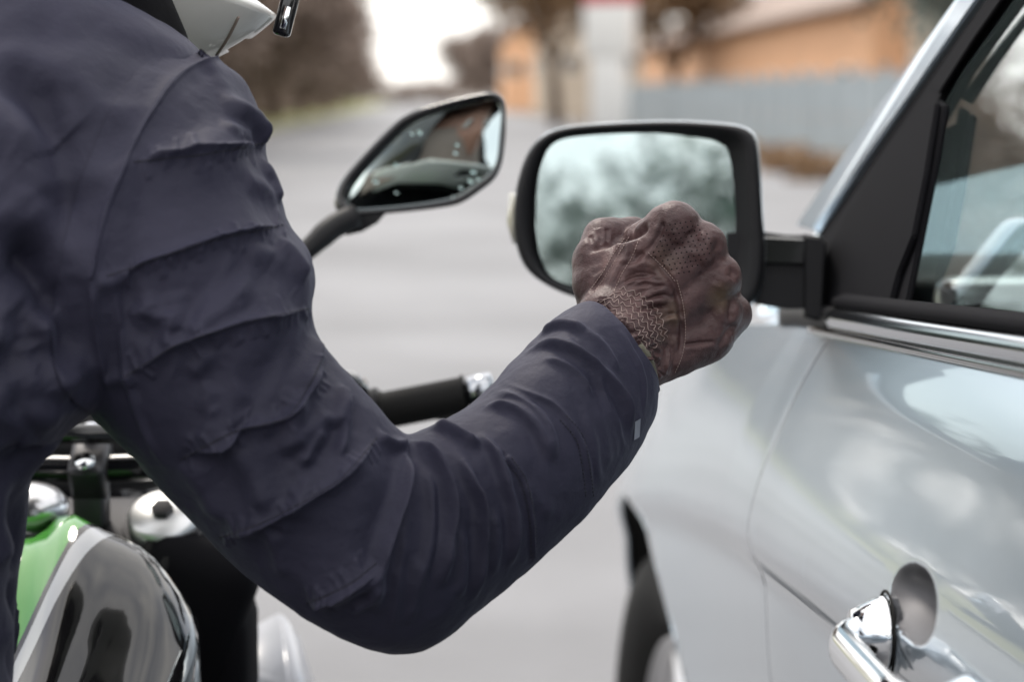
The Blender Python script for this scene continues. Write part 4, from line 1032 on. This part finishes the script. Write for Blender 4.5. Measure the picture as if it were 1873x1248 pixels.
st += [
    ([(736, 800), (780, 830), (807, 876), (820, 926), (815, 998), (804, 1088)], 4.5, 9, 1.2), ([(745, 806), (780, 833), (807, 878), (819, 926), (813, 998)], 1.6, 3.5, 0),
    ([(744, 815), (742, 850), (729, 914), (702, 998), (690, 1058), (693, 1135)], 4.5, 8, 1.0), ([(744, 815), (729, 914), (702, 998), (690, 1058)], 1.6, 3, 0),
    ([(772, 838), (789, 902), (788, 986), (762, 1094)], 3.5, 3.5, .6), ([(836, 822), (862, 884), (878, 930), (877, 1028), (862, 1106)], 3.6, 7, 1), ([(862, 884), (878, 930), (877, 1010)], 1.4, 2.5, 0),
    ([(868, 784), (904, 828), (926, 890), (940, 950), (934, 1046)], 3.4, 6.5, 1), ([(792, 778), (830, 792), (860, 808), (884, 812)], 4, 7, 1), ([(686, 795), (722, 815), (748, 806)], 4, 5, .8),
    ([(880, 742), (934, 744), (972, 772), (996, 815), (1006, 855)], 3.6, 5.5, .9), ([(905, 712), (966, 740), (1002, 790), (1014, 850)], 3.2, 4, .7),
    ([(955, 648), (1014, 630), (1078, 659), (1120, 702), (1145, 746), (1152, 800)], 3.4, 5.5, 1), ([(990, 652), (1054, 677), (1092, 730)], 3, 3, .6), ([(982, 618), (1030, 596), (1072, 610)], 3.2, 4.5, .7),
    ([(1040, 590), (1100, 628), (1140, 690)], 3, 2, .4), ([(640, 1122), (672, 1098), (692, 1055)], 4, 4, .8), ([(600, 1096), (660, 1068), (694, 1030)], 4, 4.5, .9), ([(730, 1030), (728, 1090), (716, 1160)], 4, 2.5, .5), ([(760, 1010), (762, 1070), (750, 1150)], 4, 2.5, .5),
    ([(845, 960), (846, 1030), (836, 1100)], 4, 3, .5), ([(906, 930), (908, 1000), (900, 1060)], 4, 2.5, .4), ([(615, 845), (632, 775), (628, 722)], 3.6, 5, .9), ([(549, 858), (575, 815), (596, 785)], 3.6, 5, .9), ([(960, 880), (1000, 935), (1010, 960)], 5, 1.5, 0), ([(1090, 740), (1110, 800), (1112, 860)], 5, 1.6, 0),
    # sewn seams
    ([(930, 840), (956, 876), (970, 930), (976, 980), (976, 1020)], 1.8, 2.2, .8, 'full'), ([(912, 697), (970, 721), (1020, 745), (1062, 806), (1077, 860), (1080, 914)], 2.2, 2.2, .8),
    ([(1128, 596), (1160, 650), (1178, 700), (1176, 760)], 2.0, 1.6, .6), ([(1100, 660), (1128, 704), (1150, 750), (1158, 795)], 2.5, 1.6, .6),
]
st = st[:18] + [(t[0], t[1] * .9, t[2] * 1.15, t[3] * .6 if len(t) > 3 else 0) for t in st[18:n_up]] + st[n_up:]
def arcs(n, v0, v1, wd, dp, bow):
    out = []
    for _ in range(n):
        v = random.uniform(v0, v1) * (NVs - 1); k = Ks[int(v)]; I_ = np.array(k[0:2]); O_ = np.array(k[2:4]); pv = np.array([-(O_ - I_)[1], (O_ - I_)[0]]); pv = pv / np.linalg.norm(pv) * (1 if pv[0] > 0 else -1)
        a = random.uniform(.05, .6); b = min(.96, a + random.uniform(.25, .6)); sl_ = random.uniform(-30, 30)
        out.append(([tuple(I_ + (O_ - I_) * t + pv * (bow * math.sin(PI * t) + sl_ * (t - a))) for t in np.linspace(a, b, 6)], random.uniform(*wd), random.uniform(*dp), random.uniform(.2, .8)))
    return out
st += arcs(14, .52, .93, (2, 5), (.3, 1.0), 34) + arcs(8, .12, .42, (3, 6), (.4, 1.2), 14)
armhole = [(397, 106), (345, 128), (303, 168), (266, 222), (236, 283), (212, 338), (192, 395), (177, 450), (166, 505)]
st += [(armhole, 1.3, 2.2, 0, 'full'), (armhole, 5, 1.6, .8, 'full')]
tor_st2 = [(armhole, 1.3, 2.2, 0, 'full'), (armhole, 5, 1.6, .8, 'full')]
sculpt(TO.data, tor_st2, tb)
sculpt(SLV.data, st, sb)
wobble(SLV.data, .0018, 20, 31); wobble(SLV.data, .0004, 70, 5)
sb = bvh_of(SLV.data)
def stitches(name, bvh, lines, m, parent, gap=5.5, ln=3.4, r=.00035, lift=.0003):
    parts = []
    for pix in lines:
        A = np.array(pix, float); L_ = np.linalg.norm(np.diff(A, axis=0), axis=1).sum(); n = int(L_ / gap); pp_ = cr(pix, max(n, 3))
        for k in range(len(pp_) - 1):
            a, b = pp_[k], pp_[k] + (pp_[k + 1] - pp_[k]) * (ln / gap)
            ha = bvh.ray_cast(CP, ray(*a).normalized()); hb_ = bvh.ray_cast(CP, ray(*b).normalized())
            if ha[0] is None or hb_[0] is None or (ha[0] - hb_[0]).length > .008: continue
            v = (CP - ha[0]).normalized() * lift
            parts.append(tube_data([ha[0] + v * .2, (ha[0] + hb_[0]) / 2 + v * 1.6, hb_[0] + v * .2], [r * .7, r, r * .7], 5))
    V, Fc = join_data(parts)
    return prop(mesh_obj(name, V, Fc, m, parent), kind='stuff')
stitches('sleeve_stitching', sb, [[(936, 838), (961, 876), (975, 930), (981, 980), (981, 1020)], [(924, 844), (951, 880), (965, 930), (971, 980), (971, 1020)], [(1036, 760), (1067, 800), (1080, 860), (1086, 912)], [(1024, 768), (1054, 806), (1066, 860), (1072, 912)]], M['stitch_blue'], SLV, 6.5, 4, .0004)
stitches('quilting_stitches', sb, seams, M['stitch_blue'], SLV, 6, 4.4, .00045, .0002)
# armhole piping and tag
tg = [P(1162, 772, 1.52), P(1172, 766, 1.52), P(1170, 800, 1.52), P(1160, 806, 1.52)]
hh = [sb.ray_cast(CP, (p - CP).normalized())[0] for p in tg]
if all(h is not None for h in hh):
    tv = [h + (CP - h).normalized() * .0006 for h in hh]; tw = [h + (CP - h).normalized() * .0018 for h in hh]
    mesh_obj('cuff_tag', tv + tw, [(4, 5, 6, 7), (0, 1, 5, 4), (1, 2, 6, 5), (2, 3, 7, 6), (3, 0, 4, 7)], M['reflective'], SLV, False)

# --- left arm of the jacket, out of frame but seen from the side: reaching to the left grip
lg = Vector((2 * TX - g0.x, g0.y, g0.z))
lp = cr([(-.68, 1.46, 1.20), (-.76, 1.50, 1.08), (-.80, 1.62, .98), (-.79, 1.82, .98), tuple(lg + Vector((-.03, -.10, .02)))], 30)
tube('left_sleeve', lp, list(np.interp(np.linspace(0, 1, 30), [0, .3, .6, 1], [.085, .07, .058, .045])), M['jacket'], RD, 24)
V, Fc = join_data([capsule_data(lg + Vector((-.03, -.09, .02)), lg + Vector((-.04, -.01, .03)), .03, .04)] + [capsule_data(lg + Vector((-.06 + .02 * k, -.01, .035)), lg + Vector((-.06 + .02 * k, .03, .0)), .011, .010) for k in range(4)] + [capsule_data(lg + Vector((.0, -.04, .01)), lg + Vector((.02, .0, -.02)), .012, .010)])
LGV = mesh_obj('left_glove', V, Fc, M['leather'], RD)
# --- body: neck, trunk and legs as one surface (skin modifier)
def body_mesh():
    vs = [(-.475, 1.22, .84), (-.475, 1.30, 1.0), (-.465, 1.42, 1.2), (-.42, 1.50, 1.32), (-.36, 1.56, 1.37), (-.30, 1.62, 1.42),
          (-.36, 1.34, .80), (-.20, 1.60, .78), (-.17, 1.48, .38), (-.17, 1.62, .30),
          (-.59, 1.34, .80), (-.60, 1.60, .78), (-.62, 1.48, .38), (-.62, 1.62, .30),
          (-.27, 1.455, 1.20), (-.18, 1.45, 1.06), (-.085, 1.47, .975), (-.01, 1.50, 1.015), (.05, 1.545, 1.075)]
    es = [(0, 1), (1, 2), (2, 3), (3, 4), (4, 5), (0, 6), (6, 7), (7, 8), (8, 9), (0, 10), (10, 11), (11, 12), (12, 13), (2, 14), (14, 15), (15, 16), (16, 17), (17, 18)]
    rr = [.13, .11, .11, .055, .05, .05, .09, .065, .05, .04, .09, .065, .05, .04, .045, .036, .030, .028, .024]
    me = bpy.data.meshes.new('body'); me.from_pydata(vs, es, []); o = bpy.data.objects.new('body', me); COL.objects.link(o)
    md_ = o.modifiers.new('skin', 'SKIN'); s2 = o.modifiers.new('sub', 'SUBSURF'); s2.levels = s2.render_levels = 2
    for i, d in enumerate(me.skin_vertices[0].data): d.radius = (rr[i], rr[i]); d.use_root = (i == 0)
    dg = bpy.context.evaluated_depsgraph_get(); me2 = bpy.data.meshes.new_from_object(o.evaluated_get(dg)); bpy.data.objects.remove(o)
    return me2
bm2 = body_mesh(); link_me('body', bm2, M['trouser'], RD)
# boots resting on foot pegs
for s in (-1, 1):
    bx_ = -.395 + s * .225
    loft('boot', [[(bx_ + .045 * math.cos(a), 1.56 + y0 + .06 * math.sin(a) * k_, z) for a in np.linspace(0, 2 * PI, 16, endpoint=False)] for z, y0, k_ in ((.40, 0, .9), (.32, .03, 1.3), (.27, .07, 2.2), (.24, .08, 2.2))], M['black_plastic'], RD)
# --- collar
def ring_loft(name, rows, m, parent, n=48, capa=False, ex=2.0):
    loops = []
    for (cx, cy, cz, a, b, tx, ty) in rows:
        loops.append([(cx + a * math.cos(q), cy + b * math.sin(q), cz + tx * math.cos(q) + ty * math.sin(q)) for q in np.linspace(0, 2 * PI, n, endpoint=False)])
    return loft(name, loops, m, parent, True, capa, capa)
CR_ = ring_loft('collar', [tuple(r) for r in crk([(-.345, 1.50, 1.20, .160, .095, 0, 0), (-.348, 1.51, 1.255, .160, .092, -.01, 0), (-.355, 1.515, 1.30, .150, .090, -.01, .0), (-.368, 1.52, 1.36, .142, .088, 0, 0), (-.375, 1.53, 1.42, .135, .085, 0, 0), (-.375, 1.53, 1.425, .128, .080, 0, 0), (-.370, 1.53, 1.36, .125, .078, 0, 0)], 40)], M['black_cloth'], RD, 96)
wobble(CR_.data, .006, 14, 2)
# --- head and helmet (the rider looks to the right, towards the car)
HC = Vector((-.285, 1.66, 1.402)); HF = Vector((.93, .30, -.22)).normalized(); HU = (Vector((0, 0, 1)) - HF * HF.z).normalized(); HR = HF.cross(HU)   # forward, up, right
HU = (HU + HR * .0).normalized()
def hp(f, r, u): return HC + HF * f + HR * r + HU * u
def head_mesh():
    V, Fc = ball_data((0, 0, 0), 1, 48, 36); out = []
    for v in V:
        f, r, u = v.x * .095, v.y * .074, v.z * .115
        if u < 0: f *= 1 - .15 * (-u / .115) ** 2; r *= 1 - .35 * (-u / .115) ** 1.5
        if f > 0:
            face = f / .095; nx_ = math.exp(-(r / .011) ** 2) * math.exp(-((u + .010) / .022) ** 2) * .022; f += nx_ * face
            f -= .008 * math.exp(-((abs(r) - .031) / .014) ** 2) * math.exp(-((u - .012) / .012) ** 2)      # eye sockets
            f += .006 * math.exp(-(r / .024) ** 2) * math.exp(-((u + .050) / .006) ** 2) + .005 * math.exp(-(r / .022) ** 2) * math.exp(-((u + .062) / .006) ** 2)   # lips
            f += .008 * math.exp(-(r / .022) ** 2) * math.exp(-((u + .088) / .016) ** 2)                    # chin
        out.append(hp(f, r, u))
    return out, Fc
V, Fc = head_mesh(); HEAD = mesh_obj('head', V, Fc, M['skin'], RD)
for s in (-1, 1):
    V, Fc = ball_data(hp(.082, s * .031, .012), .011, 16, 10); mesh_obj('eye', V, Fc, M['white'], HEAD)
    V, Fc = ball_data(hp(.0905, s * .031, .012), .005, 12, 8); mesh_obj('pupil', V, Fc, M['black_gloss'], HEAD)
# shell: ellipsoid patches in helmet space; az from front, el from horizontal
def shell_patch(name, inside, m, parent, rf=.142, rr_=.122, ru=.135, th=.012, NA=160, NE=100, chin=.0):
    V, Fc, I = [], [], {}
    for layer in (0, 1):
        for i in range(NE + 1):
            el = -PI / 2 + PI * i / NE
            for j in range(NA):
                az = 2 * PI * j / NA; k = 1 - (0 if layer == 0 else th / .13)
                f, r, u = rf * math.cos(el) * math.cos(az), rr_ * math.cos(el) * math.sin(az), ru * math.sin(el)
                if u < 0 and f > 0: f += .018 * (f / rf) * min(1, -u / .06)
                I[layer, i, j] = len(V); V.append(hp(f * k, r * k, u * k))
    for i in range(NE):
        for j in range(NA):
            el = -PI / 2 + PI * (i + .5) / NE; az = 2 * PI * (j + .5) / NA; az = az if az <= PI else az - 2 * PI
            if not inside(az, el): continue
            jn = (j + 1) % NA
            Fc.append((I[0, i, j], I[0, i, jn], I[0, i + 1, jn], I[0, i + 1, j])); Fc.append((I[1, i, j], I[1, i + 1, j], I[1, i + 1, jn], I[1, i, jn]))
            for (ci, cj, e0, e1) in ((i - 1, j, (i, j), (i, jn)), (i + 1, j, (i + 1, jn), (i + 1, j)), (i, j - 1, (i + 1, j), (i, j)), (i, j + 1, (i, jn), (i + 1, jn))):
                el2 = -PI / 2 + PI * (ci + .5) / NE; az2 = 2 * PI * (cj + .5) / NA; az2 = (az2 + PI) % (2 * PI) - PI
                if not inside(az2, el2): Fc.append((I[0, e0[0], e0[1]], I[1, e0[0], e0[1]], I[1, e1[0], e1[1]], I[0, e1[0], e1[1]]))
    return mesh_obj(name, V, Fc, m, parent)
HL = empty('helmet', HC); HL.parent = RD; HL.matrix_parent_inverse = mat_world(RD).inverted()
port_top = .45
def port(az, el): return -1.05 < az < 1.65 - .8 * max(0, el) and -.50 < el < port_top
def chin(az, el): return abs(az) < 1.75 and -1.02 < el <= -.50 + .10 * max(0, abs(az) - 1.0)
shell_patch('helmet_shell', lambda az, el: el > -1.0 and not port(az, el) and not chin(az, el), M['helmet_black'], HL)
CHB = shell_patch('chin_bar', lambda az, el: chin(az, el) and not (abs(az) < .32 and -.78 < el < -.66), M['helmet_white'], HL, .146, .125, .137)
shell_patch('chin_rim', lambda az, el: -1.12 < el <= -1.00 and abs(az) < 2.0, M['rubber'], HL, .147, .127, .139, .016)
shell_patch('chin_vent', lambda az, el: abs(az) < .32 and -.79 < el < -.65, M['rubber'], HL, .141, .120, .132)
shell_patch('visor', lambda az, el: abs(az) < 1.4 and port_top + .05 < el < port_top + .6, M['black_gloss'], HL, .15, .13, .142, .003)
ring_loft('cheek_liner', [(HC.x - .02, HC.y, HC.z - .10, .085, .09, 0, 0), (HC.x - .02, HC.y, HC.z - .05, .105, .105, 0, 0), (HC.x - .03, HC.y, HC.z + .0, .105, .105, 0, 0), (HC.x - .03, HC.y, HC.z + .0, .080, .078, 0, 0), (HC.x - .02, HC.y, HC.z - .10, .070, .075, 0, 0)], M['liner'], HL)
CBV = bvh_of([o for o in HL.children if o.name.startswith('chin_bar')][0].data) if False else bvh_of(CHB.data)
hs = [CBV.ray_cast(CP, ray(x, y).normalized())[0] for x, y in cr([(436, 30), (418, 66), (396, 100)], 14)]
hs = [h + (CP - h).normalized() * .0003 for h in hs if h is not None]
if len(hs) > 3: tube('chin_bar_seam', hs, .0012, M['liner'], HL, 8)
LT = box('visor_latch', P(524, 25, 1.60), (.012, .012, .030), M['black_gloss'], HL, .003, Matrix.Rotation(R(15), 3, 'Y'))
tube('latch_pin', [P(527, 12, 1.592), P(517, 52, 1.592)], .0022, M['chrome'], HL, 10)

# --- glove: palm, thumb and four separately bent fingers, fused, then creased
def glove_mesh():
    G_ = []
    K_ = [P(1234, 412, 1.578), P(1282, 450, 1.580), P(1312, 506, 1.586), P(1318, 570, 1.594)]   # knuckles, index to little
    Wc = P(1142, 618, 1.582)                                                                   # wrist
    # wrist into the cuff
    G_.append(capsule_data(P(1070, 700, 1.545), Wc, .027, .030))
    G_.append(capsule_data(Wc + Vector((-.008, 0, .011)), Wc + Vector((.010, .004, -.012)), .0245, .0245))
    base = [P(1150, 520, 1.590), P(1172, 560, 1.588), P(1192, 592, 1.588), P(1208, 625, 1.590)]
    rad0 = [.021, .0215, .021, .019]; rk = [.0165, .017, .016, .0145]
    for k in range(4):
        G_.append(capsule_data(Wc.lerp(base[k], .35), base[k], .022, rad0[k]))
        G_.append(capsule_data(base[k], K_[k] + Vector((-.004, .004, -.003)), rad0[k], rk[k] + .001))
        # fingers: first phalanx away from the camera, then folded back to the palm
        p1 = K_[k]; out = Vector((.008, .042, -.004)) if k == 0 else Vector((.006, .040 - .003 * k, -.004 - .001 * k))
        p2 = p1 + out; inward = (Wc - p1).normalized()
        p3 = p2 + inward * (.026 if k else .022) + Vector((0, .004, 0)); p4 = p3 + inward * .012 - Vector((0, .016, 0))
        rf = rk[k] - .002
        G_.append(capsule_data(p1, p2, rk[k], rf)); G_.append(capsule_data(p2, p3, rf, rf - .001)); G_.append(capsule_data(p3, p4, rf - .001, rf - .002))
    for k in range(3):      # leather stretched between the knuckles and between the fingers
        dn = Vector((-.001, .003, 0)); G_.append(capsule_data(K_[k] + dn, K_[k + 1] + dn, .0150 - .0006 * k, .0148 - .0008 * k))
        o_ = Vector((.004, .028, -.004)); G_.append(capsule_data(K_[k] + o_, K_[k + 1] + o_, .0135, .0130))
    # heel of the hand on the little-finger side
    G_.append(capsule_data(P(1205, 650, 1.590), P(1290, 612, 1.598), .019, .020))
    G_.append(capsule_data(P(1300, 600, 1.600), P(1338, 575, 1.612), .018, .014))
    # thumb: leaves the side of the palm, bends over the index finger
    t0, t1, t2, t3 = P(1112, 560, 1.600), P(1094, 478, 1.605), P(1098, 432, 1.612), P(1160, 425, 1.628)
    G_.append(capsule_data(t0, t1, .021, .018)); G_.append(capsule_data(t1, t2, .0170, .0125)); G_.append(capsule_data(t2, t3, .0125, .011))
    G_.append(capsule_data(P(1100, 520, 1.600), P(1190, 470, 1.600), .020, .021))
    G_.append(capsule_data(P(1180, 440, 1.605), P(1220, 420, 1.600), .014, .015))
    V, Fc = join_data(G_); me = bpy.data.meshes.new('glove'); me.from_pydata([tuple(v) for v in V], [], Fc); me.update()
    o = bpy.data.objects.new('glove_tmp', me); COL.objects.link(o)
    r = o.modifiers.new('r', 'REMESH'); r.mode = 'VOXEL'; r.voxel_size = .0014
    s = o.modifiers.new('s', 'SMOOTH'); s.factor = .5; s.iterations = 13
    s2 = o.modifiers.new('u', 'SUBSURF'); s2.levels = s2.render_levels = 1
    dg = bpy.context.evaluated_depsgraph_get(); me2 = bpy.data.meshes.new_from_object(o.evaluated_get(dg)); bpy.data.objects.remove(o)
    me2.materials.clear(); return me2
gm = glove_mesh(); GL = link_me('glove', gm, M['leather'], RD)
gb = bvh_of(gm)
gs = [
    # thumb folds and the gap between thumb and index finger
    ([(1070, 458), (1110, 446), (1150, 436), (1172, 425)], 3, 4, 1), ([(1118, 442), (1150, 432), (1176, 418), (1190, 412)], 4, 5, 1), ([(1092, 420), (1100, 436), (1098, 446)], 2, 1.4, .7), ([(1078, 430), (1084, 446)], 2, 1.2, .6), ([(1110, 415), (1112, 440)], 2, 1.5, .6),
    # stitched thumb seam and back panel seams
    ([(1148, 432), (1128, 462), (1110, 495), (1085, 530), (1066, 548)], 1.6, 1.5, .8), ([(1166, 432), (1152, 470), (1132, 500), (1118, 535)], 1.4, 1.2, .8),
    ([(1214, 398), (1205, 430), (1190, 452), (1180, 462)], 1.5, 1.6, .7), ([(1180, 460), (1210, 490), (1232, 520), (1244, 560), (1248, 610), (1242, 650), (1230, 682)], 2.2, 2.2, 1.0),
    ([(1160, 474), (1180, 462)], 1.6, 1.6, .6),
    ([(1180, 460), (1150, 478), (1130, 488)], 1.8, 1.3, .6),
    # knuckle hollows
    ([(1262, 418), (1270, 440), (1262, 462)], 5, 2.4, .6), ([(1305, 472), (1312, 500), (1300, 520)], 5, 1.6, .4),
    ([(1320, 440), (1310, 462), (1318, 480)], 4, 2.4, .5), ([(1345, 492), (1336, 512)], 4, 2.4, .5),
    ([(1246, 632), (1280, 628), (1312, 625)], 1.5, 1.8, .8), ([(1342, 545), (1336, 570), (1340, 590)], 3, 3, 1), ([(1314, 640), (1330, 610), (1350, 592)], 3, 2, .6),
]
# gathered leather between the panels
for k in range(26):
    f = k / 25; x0 = 1128 + 60 * f + random.uniform(-10, 10); y0 = 480 + 110 * f + random.uniform(-12, 12); l = random.uniform(36, 78)
    gs.append(([(x0, y0 + 8), (x0 + l * .5, y0 - 4 + random.uniform(-6, 6)), (x0 + l, y0 - 2 + random.uniform(-8, 8))], random.uniform(1.0, 2.0), random.uniform(.5, 1.2), random.uniform(.3, .8)))
for k in range(120):      # shirred wrist
    x0 = random.uniform(1085, 1200); c_ = 548 + (x0 - 1085) * .85; y0 = c_ + random.uniform(-8, 46); a = random.uniform(-.4, 1.9); l = random.uniform(9, 22)
    gs.append(([(x0, y0), (x0 + l * .5 * math.cos(a) + random.uniform(-4, 4), y0 + l * .5 * math.sin(a)), (x0 + l * math.cos(a), y0 + l * math.sin(a))], random.uniform(.8, 1.6), random.uniform(.9, 2.0), random.uniform(.8, 1.6)))
for k in range(9):       # pulls that run from the wrist to the palm edge
    x0 = 1185 + 6 * k; gs.append(([(x0, 600 + 5 * k), (x0 + 4 + random.uniform(-4, 6), 640), (x0 - 2, 688)], random.uniform(1.2, 2.2), random.uniform(.9, 2.0), .8))
for k in range(40):
    x0, y0 = random.uniform(1070, 1340), random.uniform(400, 640); a = random.uniform(0, PI); l = random.uniform(15, 40)
    gs.append(([(x0, y0), (x0 + l * .5 * math.cos(a) + 3, y0 + l * .5 * math.sin(a)), (x0 + l * math.cos(a), y0 + l * math.sin(a))], random.uniform(1.2, 2.6), random.uniform(.2, .6), .2))
sculpt(gm, gs, gb); wobble(gm, .0007, 70, 4); gb = bvh_of(gm)
stitches('glove_stitching', gb, [[(1142, 436), (1122, 464), (1103, 497), (1078, 532), (1062, 549)], [(1150, 434), (1132, 464), (1112, 497), (1090, 530), (1070, 550)], [(1170, 432), (1156, 470), (1138, 500), (1122, 535)], [(1238, 512), (1250, 560), (1254, 610), (1248, 650), (1234, 684)], [(1186, 462), (1216, 492), (1236, 516)]], M['stitch'], GL, 5.2, 3.5, .00032)
# shirring threads: five zig-zag rows
parts = []
for rrow in range(6):
    pp_ = cr([(1088 + rrow * 9, 556 - rrow * 6), (1130 + rrow * 9, 572 - rrow * 6), (1166 + rrow * 8, 604 - rrow * 6), (1190 + rrow * 6, 648 - rrow * 6)], 60)
    tn = np.gradient(pp_, axis=0); tn /= np.linalg.norm(tn, axis=1)[:, None]; nn = np.stack([-tn[:, 1], tn[:, 0]], 1)
    ph = random.uniform(0, 6); zz = pp_ + nn * (np.sin(np.arange(60) * 1.05 + ph * .3 + np.sin(np.arange(60) * .31 + ph) * 1.2) * (3.0 + 1.4 * np.sin(np.arange(60) * .5 + ph)))[:, None]
    seg = []
    for x, y in cr(zz, 240):
        h = gb.ray_cast(CP, ray(x, y).normalized())
        if h[0] is None or h[3] > 1.64: continue
        q = h[0] + (CP - h[0]).normalized() * .0004
        if seg and (q - seg[-1]).length > .004:
            if len(seg) > 3: parts.append(tube_data(seg, .00027, 5))
            seg = []
        seg.append(q)
    if len(seg) > 3: parts.append(tube_data(seg, .00027, 5))
V, Fc = join_data(parts); prop(mesh_obj('shirring_thread', V, Fc, M['stitch'], GL), kind='stuff')
# punched holes over the first knuckles
parts = []
poly = [(1218, 404), (1262, 398), (1300, 432), (1302, 470), (1262, 498), (1240, 508), (1190, 464), (1208, 436)]
def inpoly(x, y):
    c = False; n = len(poly)
    for i in range(n):
        (x1, y1), (x2, y2) = poly[i], poly[i - 1]
        if (y1 > y) != (y2 > y) and x < (x2 - x1) * (y - y1) / (y2 - y1) + x1: c = not c
    return c
for a in range(-2, 14):
    for b in range(-3, 14):
        x = 1190 + a * 9.5 + b * 3.5; y = 398 + b * 8.6 - a * 1.5
        if not inpoly(x, y): continue
        h = gb.ray_cast(CP, ray(x, y).normalized())
        if h[0] is None: continue
        nrm = h[1] if h[1].dot(CP - h[0]) > 0 else -h[1]; parts.append(tube_data([h[0] - nrm * .0004, h[0] + nrm * .00012], .00052, 8))
V, Fc = join_data(parts); prop(mesh_obj('punched_holes', V, Fc, mat('punched hole', (.008, .005, .005), .9), GL), kind='stuff')
# glove cuff lining that peeks out at the wrist
pt = [P(1196, 700, 1.575), P(1190, 672, 1.562), P(1180, 650, 1.553), P(1165, 632, 1.548)]
tube('cuff_lining', cr([tuple(p) for p in pt], 16), .0035, M['glove_lining'], GL, 10)
